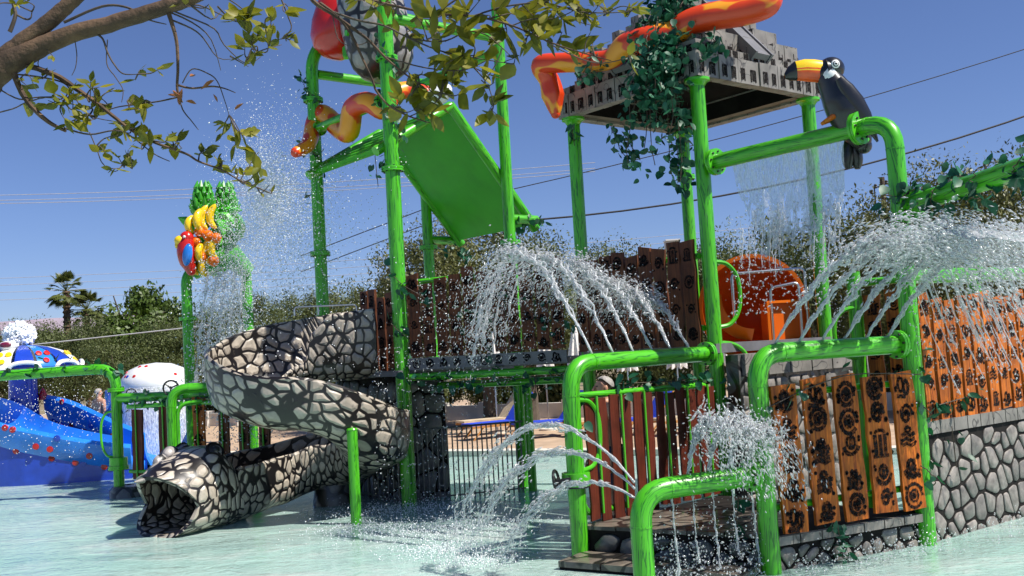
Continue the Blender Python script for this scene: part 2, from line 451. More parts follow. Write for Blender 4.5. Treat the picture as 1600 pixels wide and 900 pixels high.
M['sheet'] = sheetmat()
def poolwater():
    mt, nt, b = newmat('shallow_pool_water'); out = nt.nodes['Material Output']
    v = coords(nt, 'Object', (1, 1, 1))
    vs_ = coords(nt, 'Object', (.45, 1, 1))
    n1 = noise_t(nt, vs_, 1.2, 5, .6, .6); n2 = noise_t(nt, coords(nt, 'Object', (.6, 1, 1)), 6, 5, .65, 1.2); n3 = noise_t(nt, vs_, .35, 4, .6)
    a = N(nt, 'ShaderNodeMath', operation='MULTIPLY_ADD'); a.inputs[1].default_value = .45; nt.links.new(n2, a.inputs[0]); nt.links.new(n1, a.inputs[2])
    c = ramp(nt, n3, [(.35, (.43, .675, .61)), (.65, (.60, .79, .725))])
    fo = ramp(nt, a.outputs[0], [(.74, 0.0), (.96, .8)])
    col = mixc(nt, fo.outputs[0], c.outputs[0], (.80, .86, .82))
    df = N(nt, 'ShaderNodeBsdfDiffuse'); nt.links.new(col, df.inputs['Color'])
    tr = N(nt, 'ShaderNodeBsdfTransparent'); tr.inputs['Color'].default_value = (.72, .93, .90, 1)
    gl = N(nt, 'ShaderNodeBsdfGlossy'); gl.inputs['Roughness'].default_value = .04
    bp = N(nt, 'ShaderNodeBump'); bp.inputs['Strength'].default_value = .8; bp.inputs['Distance'].default_value = .09
    nt.links.new(a.outputs[0], bp.inputs['Height'])
    for n in (df, gl): nt.links.new(bp.outputs[0], n.inputs['Normal'])
    m1 = N(nt, 'ShaderNodeMixShader'); m1.inputs[0].default_value = .62
    nt.links.new(tr.outputs[0], m1.inputs[1]); nt.links.new(df.outputs[0], m1.inputs[2])
    lw = N(nt, 'ShaderNodeFresnel'); lw.inputs['IOR'].default_value = 1.33; nt.links.new(bp.outputs[0], lw.inputs['Normal'])
    lim = N(nt, 'ShaderNodeMath', operation='MULTIPLY'); lim.inputs[1].default_value = .95; nt.links.new(lw.outputs[0], lim.inputs[0])
    m2 = N(nt, 'ShaderNodeMixShader'); nt.links.new(lim.outputs[0], m2.inputs[0])
    nt.links.new(m1.outputs[0], m2.inputs[1]); nt.links.new(gl.outputs[0], m2.inputs[2]); nt.links.new(m2.outputs[0], out.inputs[0])
    return mt
M['water'] = poolwater()
M['poolfloor'] = simple('pale_pool_floor', (.62, .74, .68), .6, .15, 1.5)
M['deck'] = simple('tan_paving', (.42, .30, .20), .8, .2, 1.5, bumpk=.2)
M['coping'] = simple('pale_coping', (.62, .58, .50), .7, .1, 3)
M['soil'] = simple('dry_soil', (.20, .16, .09), .9, .3, .4)
M['hill'] = simple('hazed_hill_earth', (.30, .245, .29), .95, .12, .004)  # mauve distance haze mixed into the hill colour
scene.cycles.use_denoising = True; scene.cycles.use_adaptive_sampling = True; scene.cycles.adaptive_threshold = .02
scene.cycles.max_bounces = 7; scene.cycles.transparent_max_bounces = 14
scene.cycles.transmission_bounces = 4; scene.cycles.caustics_reflective = False; scene.cycles.caustics_refractive = False
U = V(.78, .625, 0).normalized(); W = V(-U.y, U.x, 0); Z = V(0, 0, 1)

# ------------------------------------------------------------------ setting: ground, pool, deck
E0 = V(.5, 22.2, 0); ED = V(.89, -.456, 0).normalized(); EN = V(-ED.y, ED.x, 0)   # far pool edge, EN points away
b = MB(); b.quad(V(-900, -250, -.45), V(900, -250, -.45), V(900, 1600, -.45), V(-900, 1600, -.45))
tag(b.build('ground', M['soil'], smooth=False), kind='structure')
b = MB(); A, B_ = E0 - ED*60, E0 + ED*60
b.quad(A - EN*60 + V(0,0,-.3), B_ - EN*60 + V(0,0,-.3), B_ + V(0,0,-.3), A + V(0,0,-.3))
b.quad(A + V(0,0,-.3), B_ + V(0,0,-.3), B_ + V(0,0,.02), A + V(0,0,.02))
tag(b.build('pool_floor', M['poolfloor'], smooth=False), kind='structure')
b = MB(); b.quad(A - EN*60, B_ - EN*60, B_ - EN*.001, A - EN*.001)
tag(b.build('water', M['water'], smooth=False), kind='structure')
b = MB(); o = E0 + EN*11.4 + V(0,0,-.1); b.box(o, ED*60, EN*11, V(0,0,.2))
tag(b.build('pavement', M['deck'], smooth=False), kind='structure')
cop = bpy.data.objects.new('pool_edge', None); COL.objects.link(cop); tag(cop, kind='structure'); ORG[cop] = V(0,0,0)
me = None
for k in range(-34, 34):
    b = MB(); c = E0 + EN*.2
    if me is None:
        b.box(V(0,0,0), ED*.485, EN*.2, V(0,0,.09)); me = b.mesh('coping_stone', M['coping'], False)
    p = c + ED*(k*.98); p.z = .035 + R_.uniform(-.004, .004)
    inst(me, 'coping_stone', cop, p)
# far hill
b = MB()
def hillf(u, v):
    x = lerp(-4200, -900, u); y = 3000 + v*1500
    h = 34 * max(0, math.sin(math.pi*v)) * (.55 + .45*math.sin(u*5.1+.6)) * min(1, u*6, (1-u)*3) + 6*noise.noise(V(x*.004, y*.004, 0))
    q = min(1, max(0, (-1285 - x)/330)); q = q*q*(3-2*q)
    return V(x, y, 262*q*math.sin(math.pi*min(1, v*.5+.02))*1.0 + 9*noise.noise(V(x*.006, y*.004, 2)) - 12)
b.grid(hillf, 90, 10)
tag(b.build('hill', M['hill']), kind='structure')

# ------------------------------------------------------------------ generic water-park parts
def collar(b, c, axis, r, t=.035, k=1.55):
    """bolted flange ring pair added to builder"""
    ax = axis.normalized()
    b.lathe([(r*.9, -t), (r*k, -t), (r*k, -t*.15), (r*k*.96, -t*.1), (r*k*.96, t*.1), (r*k, t*.15), (r*k, t), (r*.9, t)], c, ax, 20)
def bolts(b, c, axis, r, n=8, t=.05):
    ax, sx, sy = frame_of(axis, V(.1,.9,.2))
    for i in range(n):
        a = 2*math.pi*(i+.5)/n
        p = c + (sx*math.cos(a) + sy*math.sin(a))*r*1.32
        b.cyl(p - ax*t, p + ax*t, r*.14, 6)
def flange(root, c, axis, r, k=1.55):
    b = MB(); collar(b, c, axis, r, .035, k); f = b.build('flange', M['pipe2'], root)
    b = MB(); bolts(b, c, axis, r); o = b.build('bolts', M['black'], f); o['kind'] = 'stuff'
    return f
def pipe(root, name, pts, r, bend=.25, n=16):
    b = MB(); b.tube(bend_path(pts, bend), r, n)
    Pq = [Vector(p) for p in pts]
    for i in range(1, len(Pq)-1):                      # welded joint bands at both ends of each bend
        for q in (Pq[i-1], Pq[i+1]):
            d = q - Pq[i]; k = min(bend, (Pq[i-1]-Pq[i]).length*.49, (Pq[i+1]-Pq[i]).length*.49); d.normalize()
            b.tube([Pq[i] + d*(k+.005), Pq[i] + d*(k+.022)], r*1.035, n)
    return b.build(name, M['pipe'], root)

# ivy leaves -------------------------------------------------------
def leaf_mesh(name, mat, L=1.0, Wd=.8, fold=.18, pointed=False):
    b = MB()
    if pointed: out = [(0,0), (.2,.26), (.45,.38), (.72,.25), (1.0,0)]
    else: out = [(0,0), (.02,.28), (.22,.46), (.55,.42), (.82,.2), (1.0,0)]
    mid = [V(t*L, 0, -.06*math.sin(t*3)*L) for t, _ in out]
    for sgn in (1, -1):
        for i in range(len(out)-1):
            a = V(out[i][0]*L, sgn*out[i][1]*Wd, out[i][1]*fold - .06*math.sin(out[i][0]*3)*L)
            c = V(out[i+1][0]*L, sgn*out[i+1][1]*Wd, out[i+1][1]*fold - .06*math.sin(out[i+1][0]*3)*L)
            pts = [mid[i], mid[i+1], c, a] if sgn > 0 else [mid[i+1], mid[i], a, c]
            b.quad(*pts)
    # weld
    vs2 = []; idx = {}; remap = []
    for p in b.v:
        k = (round(p.x,5), round(p.y,5), round(p.z,5))
        if k not in idx: idx[k] = len(vs2); vs2.append(p)
        remap.append(idx[k])
    fs = []
    for f in b.f:
        g = []
        for i in f:
            if remap[i] not in g: g.append(remap[i])
        if len(g) > 2: fs.append(g)
    b.v = vs2; b.f = fs; b.uv = []; b.mi = []
    return b.mesh(name, mat, 'all')
IVY = [leaf_mesh('ivy_leaf_a', M['ivy']), leaf_mesh('ivy_leaf_b', M['ivy'], .95, .95, .3), leaf_mesh('ivy_leaf_c', M['ivy'], 1.05, .6, .1, True)]
def randquat(rng, drop=.5):
    d = V(rng.gauss(0,1), rng.gauss(0,1), rng.gauss(0,1) - drop*1.6)
    q = d.normalized().to_track_quat('X', 'Z')
    from mathutils import Quaternion
    return q @ Quaternion((1,0,0), rng.uniform(-1.2, 1.2))
def ivy(name, label, strands, n, size, spread, seed=1, group=None, stem=True, cat='ivy', leafname='leaf', extra=0):
    """strands: list of polylines"""
    rng = random.Random(seed)
    base = min((Vector(p) for s in strands for p in s), key=lambda p: p.z)
    root = thing(name, label, cat, base, group)
    if stem:
        b = MB()
        for s in strands:
            sp = smooth_path(s, 4) if len(s) > 2 else [Vector(p) for p in s]
            b.tube([p + V(rng.uniform(-1,1), rng.uniform(-1,1), 0)*spread*.3 for p in sp], .006, 5)
        b.build('vine_stem', M['twig'], root)
    lens = [sum((Vector(s[i+1])-Vector(s[i])).length for i in range(len(s)-1)) for s in strands]
    tot = sum(lens)
    for s, L in zip(strands, lens):
        sp = smooth_path(s, 6) if len(s) > 2 else [Vector(s[0]).lerp(Vector(s[1]), t/6) for t in range(7)]
        for k in range(max(1, int(round(n*L/tot)))):
            t = rng.random()*(len(sp)-1); i = min(int(t), len(sp)-2)
            p = sp[i].lerp(sp[i+1], t-i) + V(rng.gauss(0,1), rng.gauss(0,1), rng.gauss(0,1))*spread
            inst(rng.choice(IVY), leafname, root, p, randquat(rng), size*rng.uniform(.65, 1.25))
        if extra:
            eb = ivy_extra.setdefault(root, MB())
            for k in range(int(extra*L/tot)):
                t = rng.random()*(len(sp)-1); i = min(int(t), len(sp)-2)
                p = sp[i].lerp(sp[i+1], t-i) + V(rng.gauss(0,1), rng.gauss(0,1), rng.gauss(0,1))*spread*.9
                mesh = rng.choice(IVY); q = randquat(rng); z_ = size*rng.uniform(.45, .95); n0 = len(eb.v)
                for v_ in mesh.vertices: eb.v.append(q @ (v_.co*z_) + p)
                for f in mesh.polygons: eb.face([n0+i2 for i2 in f.vertices])
    if extra: tag(ivy_extra[root].build('small_leaves', M['ivy'], root, smooth='all'), kind='stuff')
    return root
ivy_extra = {}
def spiral_on(p0, p1, r, turns, n=26, ph=0):
    d = (p1-p0); _, a, c = frame_of(d)
    return [p0 + d*(i/n) + (a*math.cos(ph+turns*6.283*i/n) + c*math.sin(ph+turns*6.283*i/n))*r for i in range(n+1)]

# glyph drawing -----------------------------------------------------
def glyph_strip(b, o, ex, ey, en, w, h, rng):
    """paint one random glyph on a plank face: o centre, ex/ey axes, en outward"""
    def arc(cx, cy, rx, ry, a0, a1, th, n=9):
        pts = [(cx + rx*math.cos(a0+(a1-a0)*i/n), cy + ry*math.sin(a0+(a1-a0)*i/n)) for i in range(n+1)]
        line(pts, th)
    def line(pts, th0):
        for i in range(len(pts)-1):
            p = V(pts[i][0], pts[i][1], 0); q = V(pts[i+1][0], pts[i+1][1], 0); th = th0*(1 + .5*noise.noise(V(pts[i][0]*40, pts[i][1]*40, o.x*3)))
            d = q-p
            if d.length < 1e-6: continue
            d.normalize(); nrm = V(-d.y, d.x, 0)*th; p = p - d*th*.5; q = q + d*th*.5
            c = [p-nrm, q-nrm, q+nrm, p+nrm]
            b.poly([o + ex*k.x + ey*k.y + en*.004 for k in c])
    th = w*.055*rng.uniform(.8,1.35); k = rng.randrange(6); s = w*rng.uniform(.32,.43)
    if k == 0:
        arc(0, 0, s, s*1.1, rng.uniform(-.6,.2), 5.6, th*1.3, 16); arc(0, 0, s*.5, s*.55, 0, 6.28, th, 10); arc(0, 0, s*.14, s*.14, 0, 6.28, th*1.4, 6)
    elif k == 1:
        pts = [(s*.85*(1-t*.85)*math.cos(t*9.5), s*1.1*(1-t*.85)*math.sin(t*9.5)) for t in [i/22 for i in range(23)]]; line(pts, th*1.4)
    elif k == 2:
        for x in (-.6, 0, .6): line([(x*s, -s*.9), (x*s*1.1, s*.8)], th*1.8)
        line([(-s*.9, -s*1.15), (s*.9, -s*1.15)], th*1.3); arc(0, s*1.05, s*.6, s*.25, 0, 3.14, th*1.2)
    elif k == 3:
        arc(-s*.35, s*.2, s*.38, s*.75, 0, 6.28, th*1.3, 12); arc(s*.4, -s*.15, s*.35, s*.7, .5, 6.5, th*1.6, 12); line([(-s*.9,-s), (s*.2,-s*1.1)], th*1.5)
    elif k == 4:
        for y in (-.8, -.25, .3): line([(-s*.9, y*s), (-s*.3, y*s+s*.2), (s*.3, y*s-s*.1), (s*.9, y*s+s*.12)], th*1.5)
        arc(0, s*.85, s*.4, s*.3, 0, 6.28, th*1.3)
    else:
        arc(0, -s*.2, s*.85, s*.75, 3.3, 6.1, th*1.7); arc(0, s*.15, s*.5, s*.6, 0, 6.28, th*1.3, 12); line([(0,-s*.2),(0,s*.5)], th*2)
    for _ in range(3):
        x, y = rng.choice((-1,1))*s*rng.uniform(.95,1.12), rng.uniform(-1.2,1.2)*s; arc(x, y, th*.6, th*.6, 0, 6.28, th*.8, 5)

def plank(root, p0, d, w, z0, z1, nrm, mat, rng, glyphs=4, lean=0.0, thick=.022, top=0.0, name='plank', wear=True):
    """upright plank with an uneven outline, centred on p0 (xy) along wall direction d"""
    b = MB(); h = z1 - z0; L = []; Rr = []
    n = 7
    for i in range(n+1):
        t = i/n
        L.append(-w/2 + rng.uniform(-.012, .012)); Rr.append(w/2 + rng.uniform(-.012, .012))
    Lz = [0 + h*i/n for i in range(n+1)]
    def P(x, i, side, k):
        zz = Lz[i] + (top*(x/w) if i == n else 0) + (rng2[k] if i in (0, n) else 0)
        return p0 + d*(x + lean*(Lz[i]/h - .5)) + Z*(z0 + zz) + nrm*side
    rng2 = [rng.uniform(-.012, .012) for _ in range(2)]
    for i in range(n):
        for side, fl in ((thick, False), (-thick, True)):
            q = [P(L[i], i, side, 0), P(Rr[i], i, side, 1), P(Rr[i+1], i+1, side, 1), P(L[i+1], i+1, side, 0)]
            if (d.cross(Z)).dot(nrm) < 0: fl = not fl
            b.quad(*(q[::-1] if fl else q))
        b.quad(P(L[i],i,thick,0), P(L[i],i,-thick,0), P(L[i+1],i+1,-thick,0), P(L[i+1],i+1,thick,0))
        b.quad(P(Rr[i],i,thick,1), P(Rr[i],i,-thick,1), P(Rr[i+1],i+1,-thick,1), P(Rr[i+1],i+1,thick,1))
    for i in (0, n): b.quad(P(L[i],i,thick,0), P(Rr[i],i,thick,1), P(Rr[i],i,-thick,1), P(L[i],i,-thick,0))
    o = b.build(name, mat, root, smooth=False)
    if glyphs:
        g = MB()
        for k in range(glyphs):
            t = (k+.5)/glyphs + rng.uniform(-.03, .03)
            c = p0 + d*(lean*(t-.5)) + Z*(z0 + h*t) + nrm*(thick)
            glyph_strip(g, c, d, Z, nrm, w*.88, h/glyphs, rng)
        tag(g.build('glyph', M['glyph'], o, smooth=False), kind='stuff')
    return o

# stone wall: Voronoi prisms ----------------------------------------
def voronoi_cells(w, h, size, rng, squash=1.0):
    nx = max(2, int(w/size)); nz = max(2, int(h/(size*squash)))
    S = []
    for i in range(-1, nx+1):
        for j in range(-1, nz+1):
            S.append(((i + .5 + rng.uniform(-.46,.46) + (.25 if j % 2 else -.25)*.8)*w/nx, (j + .5 + rng.uniform(-.46,.46))*h/nz))
    cells = []
    for a in S:
        if not (0 <= a[0] <= w and 0 <= a[1] <= h): continue
        poly = [(0,0),(w,0),(w,h),(0,h)]
        for c in S:
            if c is a: continue
            dx, dy = c[0]-a[0], c[1]-a[1]
            if abs(dx) > 3.2*size or abs(dy) > 3.2*size*squash: continue
            mx, my = (a[0]+c[0])/2, (a[1]+c[1])/2; out = []
            for i in range(len(poly)):
                p, q = poly[i], poly[(i+1) % len(poly)]
                sp = (p[0]-mx)*dx + (p[1]-my)*dy; sq = (q[0]-mx)*dx + (q[1]-my)*dy
                if sp <= 0: out.append(p)
                if (sp < 0) != (sq < 0) and sp != sq:
                    t = sp/(sp-sq); out.append((p[0]+(q[0]-p[0])*t, p[1]+(q[1]-p[1])*t))
            poly = out
            if len(poly) < 3: break
        if len(poly) >= 3: cells.append(poly)
    return cells
def round_poly(poly, gap, cut=.28):
    cx = sum(p[0] for p in poly)/len(poly); cy = sum(p[1] for p in poly)/len(poly)
    q = []
    for p in poly:
        d = math.hypot(p[0]-cx, p[1]-cy)
        k = max(.2, 1 - gap*1.25/max(d, 1e-4)); q.append((cx+(p[0]-cx)*k, cy+(p[1]-cy)*k))
    out = []
    for i in range(len(q)):
        p0, p1, p2 = q[i-1], q[i], q[(i+1) % len(q)]
        for t in (.0, 1.0):
            pass
        out.append((p1[0]+(p0[0]-p1[0])*cut, p1[1]+(p0[1]-p1[1])*cut))
        out.append((p1[0]*.90+((p0[0]+p2[0])/2)*.10, p1[1]*.90+((p0[1]+p2[1])/2)*.10))
        out.append((p1[0]+(p2[0]-p1[0])*cut, p1[1]+(p2[1]-p1[1])*cut))
    return out
def stone_wall(root, p0, d, w, z0, z1, nrm, size, rng, gap=.016, mats=None, depth=.018, squash=1.0, name='stone', slope=None):
    mats = mats or [M['stone'], M['stone'], M['stone_b']]
    for poly in voronoi_cells(w, z1-z0, size, rng, squash):
        q = round_poly(poly, gap)
        b = MB(); dep = depth*rng.uniform(.8, 1.25)
        cx = sum(p[0] for p in q)/len(q); cy = sum(p[1] for p in q)/len(q)
        n = len(q); n0 = len(b.v)
        for p in q: b.v.append(p0 + d*p[0] + Z*(z0+p[1]) - nrm*.004)
        for p in q: b.v.append(p0 + d*p[0] + Z*(z0+p[1]) + nrm*dep*.45)
        for p in q: b.v.append(p0 + d*(cx+(p[0]-cx)*.91) + Z*(z0+cy+(p[1]-cy)*.91) + nrm*dep)
        fl = d.cross(Z).dot(nrm) < 0
        for r in (0, 1):
            for i in range(n):
                j = (i+1) % n
                f = (n0+r*n+i, n0+r*n+j, n0+(r+1)*n+j, n0+(r+1)*n+i); b.face(f[::-1] if fl else f)
        f = [n0+2*n+i for i in range(n)]; b.face(f[::-1] if fl else f)
        b.build(name, rng.choice(mats), root, smooth='all')

# ------------------------------------------------------------------ bucket tower
TF = V(-1.78, 16.04, 0); TR = TF + U*2.3; TL = TF + W*2.5; TB = TR + W*2.5
tw = thing('bucket_tower', 'tall green pipe tower on four posts carrying the tipping bucket above the snake slide', 'tower', TF)
pr = .112
TOPZ = 8.35
pipe(tw, 'post', [TF + Z*-.28, TF + Z*TOPZ], .118)
pipe(tw, 'post', [TR + Z*-.28, TR + Z*TOPZ], .10)
pipe(tw, 'post', [TB + Z*-.28, TB + Z*7.6], .10)
mid = (TL + TR)*.5
pipe(tw, 'post', [TL + Z*-.28, TL + Z*7.75, TL + U*.95 + Z*8.75, TL + U*2.3 + Z*8.75], .11, .3)
for p, zs in ((TF, (5.27, 7.05)), (TL, (4.2, 6.95)), (TR, (4.15,)), (TB, (4.35,))):
    for z in zs: flange(tw, p + Z*z, Z, .118, 1.5)
pipe(tw, 'rail', [TF + Z*7.72, TR + Z*7.72], .085)
pipe(tw, 'rail', [TL + U*.1 + Z*7.43, TB + Z*7.43], .085)
pipe(tw, 'rail', [TL + Z*6.4 - U*.02, TF + Z*6.4 + W*.1], .085)
pipe(tw, 'rail', [TR + Z*7.5, TB + Z*7.5], .08)
pipe(tw, 'stub', [TR + Z*4.56, TR + U*.62 + Z*4.56], .08)
pipe(tw, 'stub', [TB + Z*4.5, TB + U*.62 + Z*4.5], .08)
flange(tw, TF + W*.2 + Z*6.4, W, .085); flange(tw, TL - W*.18 + Z*6.4, W, .085)
# splash boards: ridge parallel to W
RG = TF + U*1.28
def board(name, a, c, za, zc, mats, ribs=0, v0=.12, v1=2.38):
    b = MB(); b1, b2 = a + W*v0, a + W*v1; c1, c2 = c + W*v0, c + W*v1
    dirn = (c - a).normalized(); th = V(0, 0, .035)
    P = [b1 + Z*za, b2 + Z*za, c2 + Z*zc, c1 + Z*zc]
    mm = (P[0]+P[2])*.5; ex = (P[1]-P[0])*.5; ey = (P[3]-P[0])*.5; en = ex.cross(ey).normalized()*.03
    b.box(mm, ex, ey, en)
    o = b.build(name, mats, tw, smooth=False)
    for q in ((P[0], P[3]), (P[1], P[2])):
        s = MB(); s.tube([q[0] + (q[0]-q[1]).normalized()*.03, q[1] + (q[1]-q[0]).normalized()*.12], .085, 12); s.build('side_rail', M['pipe'], o)
    for k in range(ribs):
        t = (k+.5)/ribs; r = MB()
        c0 = P[0].lerp(P[3], t); c1_ = P[1].lerp(P[2], t)
        r.tube([c0.lerp(c1_, .03) - Z*.02, c0.lerp(c1_, .97) - Z*.02], .075, 10); r.build('rib', M['board'], o)
    return o
board('splash_board', RG, TR + U*.62, 6.45, 4.5, M['board'])
board('splash_board', RG - U*.02, TF - U*.12, 6.43, 5.62, M['board'], 6)
# seam lines on the underside of the big board
# ---- tipping bucket
BC = at(590, 58, 17.3)
tb = thing('tipping_bucket', 'stone patterned tipping bucket hanging at the top of the green tower', 'bucket', BC - Z*.8)
ax = (Z*1.0 + V(-.28, -.05, 0) + V(.12,0,0)).normalized()
b = MB(); b.lathe([(0, -.80), (.2, -.77), (.40, -.66), (.53, -.46), (.58, -.18), (.59, .2), (.57, .6), (.55, .8), (.52, .8), (.52, .3), (0, .1)], BC, ax, 28)
b.build('shell', M['bucket_skin'], tb)
b = MB(); b.cyl(BC - U*.62 - Z*.02, BC + U*.62 - Z*.02, .05, 12); b.build('axle', M['pipe2'], tb)
RC = at(527, 48, 17.9)
rb = thing('round_float', 'glossy red round bucket half hidden behind the stone bucket', 'bucket', RC - Z*.55)
b = MB(); b.lathe([(0, -.52), (.18, -.5), (.36, -.38), (.45, -.18), (.47, .1), (.43, .42), (.40, .52), (.36, .5), (0, .45)], RC, (Z + V(.22,0,0)).normalized(), 26); b.build('shell', M['red'], rb)
b = MB(); b.box(RC + V(.24,-.2,-.42), V(.12,0,0), V(0,.1,0), V(0,0,.14)); b.build('bracket', M['pipe2'], rb)
# ---- red and yellow snake winding round the tower
def python(name, label, pts, radii, head=None):
    P = smooth_path(pts, 7); n = len(P)
    rr = []
    for i in range(n):
        t = i/(n-1)*(len(radii)-1); k = min(int(t), len(radii)-2); rr.append(lerp(radii[k], radii[k+1], t-k))
    base = min(P, key=lambda p: p.z)
    root = thing(name, label, 'snake figure', base)
    b = MB(); b.tube(P, rr, 16)
    tip = P[-1]; b.ell(tip, V(rr[-1],0,0), V(0,rr[-1],0), V(0,0,rr[-1]), 12, 8)
    b.ell(P[0], V(rr[0],0,0), V(0,rr[0],0), V(0,0,rr[0]), 12, 8)
    b.build('body', M['python'], root); return root, P
sn, P = python('snake_figure', 'short orange snake figure winding under the bucket on the green tower',
    [at(462,238,17.3), at(482,225,17.6), at(492,190,18.1), at(505,178,18.0), at(530,200,17.5), at(545,205,17.0), at(552,170,16.8), at(575,160,16.4), at(600,172,16.3), at(612,150,16.3), at(640,140,16.5), at(665,146,16.5)],
    [.09, .13, .16, .17, .18, .18, .18, .17, .16, .15, .14, .13])
b = MB(); h = at(685,148,16.4); b.ell(h, V(.22,0,.12), V(0,.16,0), V(-.07,0,.15), 14, 9); b.build('head', M['white'], sn)

# ------------------------------------------------------------------ bridge deck and plank railing
RF = V(2.54, 13.0, 0); RR = RF + U*2.65; RL = RF + W*2.65; RB = RL + U*2.65
br = thing('bridge', 'plank sided green bridge linking the bucket tower and the temple roof tower', 'bridge', TF + V(.2, 0, 2.0))
b0 = TF + V(.14, -.1, 0); b1 = RL + V(-.12, -.02, 0); bd = (b1-b0).normalized(); bn = V(bd.y, -bd.x, 0)
b = MB(); mm = (b0+b1)*.5; b.box(mm + Z*2.12 - bn*.55, bd*((b1-b0).length/2), bn*.55, Z*.05); b.build('floor', M['ramp'], br, smooth=False)
b = MB(); b.box(mm + Z*2.18 + bn*.035, bd*((b1-b0).length/2), bn*.03, Z*.09); fa = b.build('fascia', M['ramp'], br, smooth=False)
g = MB(); rng = random.Random(4)
for k in range(11):
    c = b0 + bd*((b1-b0).length*(k+.6)/11.3) + Z*2.18 + bn*.066
    glyph_strip(g, c, bd, Z, bn, .15, .15, rng)
tag(g.build('glyph', M['glyph'], fa, smooth=False), kind='stuff')
pipe(br, 'beam', [b0 + Z*1.98 + bn*.02, b1 + Z*1.98 + bn*.02], .06)
pipe(br, 'beam', [b0 + Z*1.8 - bn*1.0, b1 + Z*1.8 - bn*1.0], .06)
pipe(br, 'rail', [b0 + Z*3.45 - bn*.06, b1 + Z*3.5 - bn*.06], .045)
Lb = (b1-b0).length; npl = 11
for k in range(npl):
    p = b0 + bd*(Lb*(k+.5)/npl) + bn*.02
    plank(br, p, bd, Lb/npl*.80, 2.30 + R_.uniform(-.03,.02), 3.45 + R_.uniform(-.07,.12) + .16*k/npl, bn, M['plank_shade'], R_, 4, R_.uniform(-.03,.03), top=R_.uniform(-.05,.05))
# ------------------------------------------------------------------ temple roof tower
rt = thing('temple_tower', 'stepped grey temple roof on four green posts with plank railing', 'tower', RF)
EZ = 5.69
ins = .12
corners = [RF + (U+W)*ins, RR + (W-U)*ins, RB - (U+W)*ins, RL + (U-W)*ins]
for i, c in enumerate(corners):
    p = pipe(rt, 'post', [c + Z*-.28, c + Z*EZ], .097)
    b = MB(); b.lathe([(.1, -.1), (.13, -.05), (.17, -.035), (.17, 0), (.1, 0)], c + Z*EZ, Z, 18); b.build('cap', M['pipe2'], p)
flange(rt, corners[2] + Z*4.95, Z, .097)
CC = (RF+RB)*.5; HS = 1.36
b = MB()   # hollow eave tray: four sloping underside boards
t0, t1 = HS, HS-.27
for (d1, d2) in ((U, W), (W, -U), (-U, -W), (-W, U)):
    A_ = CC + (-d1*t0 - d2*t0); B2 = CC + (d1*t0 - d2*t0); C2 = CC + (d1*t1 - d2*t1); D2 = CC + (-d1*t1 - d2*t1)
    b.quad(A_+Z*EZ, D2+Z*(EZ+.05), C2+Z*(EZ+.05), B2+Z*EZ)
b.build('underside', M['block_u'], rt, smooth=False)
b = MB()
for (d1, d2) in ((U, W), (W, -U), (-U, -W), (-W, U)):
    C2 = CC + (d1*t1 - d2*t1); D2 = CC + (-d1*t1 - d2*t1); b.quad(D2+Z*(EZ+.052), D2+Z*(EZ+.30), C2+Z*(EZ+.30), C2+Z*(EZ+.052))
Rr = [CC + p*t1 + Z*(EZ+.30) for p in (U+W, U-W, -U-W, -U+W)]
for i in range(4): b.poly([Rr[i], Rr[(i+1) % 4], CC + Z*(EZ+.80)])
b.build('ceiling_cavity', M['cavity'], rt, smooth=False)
rng = random.Random(21)
def tier(hs, z0, z1, nb, slot, bevel=0.0, skip=None):
    for si, (d1, d2) in enumerate(((U, W), (W, -U), (-U, -W), (-W, U))):
        # side whose outward normal is -d2
        nrm = -d2
        xs = [-hs]
        for k in range(nb-1): xs.append(-hs + 2*hs*(k+1)/nb + rng.uniform(-.03,.03)*hs)
        xs.append(hs)
        for k in range(nb):
            x0, x1 = xs[k]+.003, xs[k+1]-.003
            if k == 0: x0 += .16*(si % 2)
            if k == nb-1: x1 -= .16*((si+1) % 2) if False else 0
            zz = z1 + (rng.choice((0, 0, .0, -.05)) if slot != 'slot' else 0)
            dep = rng.uniform(-.012, .012)
            b = MB(); c = CC + d1*((x0+x1)/2) + nrm*(hs - .08 + dep) + Z*((z0+zz)/2)
            b.box(c, d1*((x1-x0)/2), nrm*.08, Z*((zz-z0)/2)); o = b.build('block', M['block'], rt, smooth=False)
            g = MB(); f = CC + d1*((x0+x1)/2) + nrm*(hs + dep + .003)
            w = (x1-x0)
            if slot == 'slot':
                h = (zz-z0)
                zc = z0 + h*.36
                g.box(f + Z*(zc + h*.22), d1*w*.22, nrm*.003, Z*.018); g.box(f - d1*w*.19 + Z*zc, d1*w*.05, nrm*.003, Z*h*.24); g.box(f + d1*w*.19 + Z*zc, d1*w*.05, nrm*.003, Z*h*.24)
                g.box(f + d1*w*.02 + Z*(zc-h*.02), d1*w*.10, nrm*.0015, Z*h*.17)
            else:
                for sx in ((-.2, .25) if w > .3 else (0.1,)):
                    g.box(f + d1*w*sx + Z*(z0+.06), d1*.045, nrm*.003, Z*.05)
                if rng.random() < .6: g.box(f + d1*w*rng.uniform(-.3,.3) + Z*(z0+.13), d1*.006, nrm*.003, Z*.07)
            tag(g.build('glyph', M['glyph'], o, smooth=False), kind='stuff')
tier(HS, EZ, EZ+.33, 13, 'slot')
TI = [(HS-.05, .335, .50, 9), (HS-.22, .46, .76, 8), (HS-.42, .70, 1.00, 7), (HS-.62, .94, 1.24, 5), (HS-.82, 1.18, 1.44, 3)]
for hs_, z0_, z1_, nb_ in TI: tier(hs_, EZ+z0_, EZ+z1_, nb_, 'brick')
b = MB()
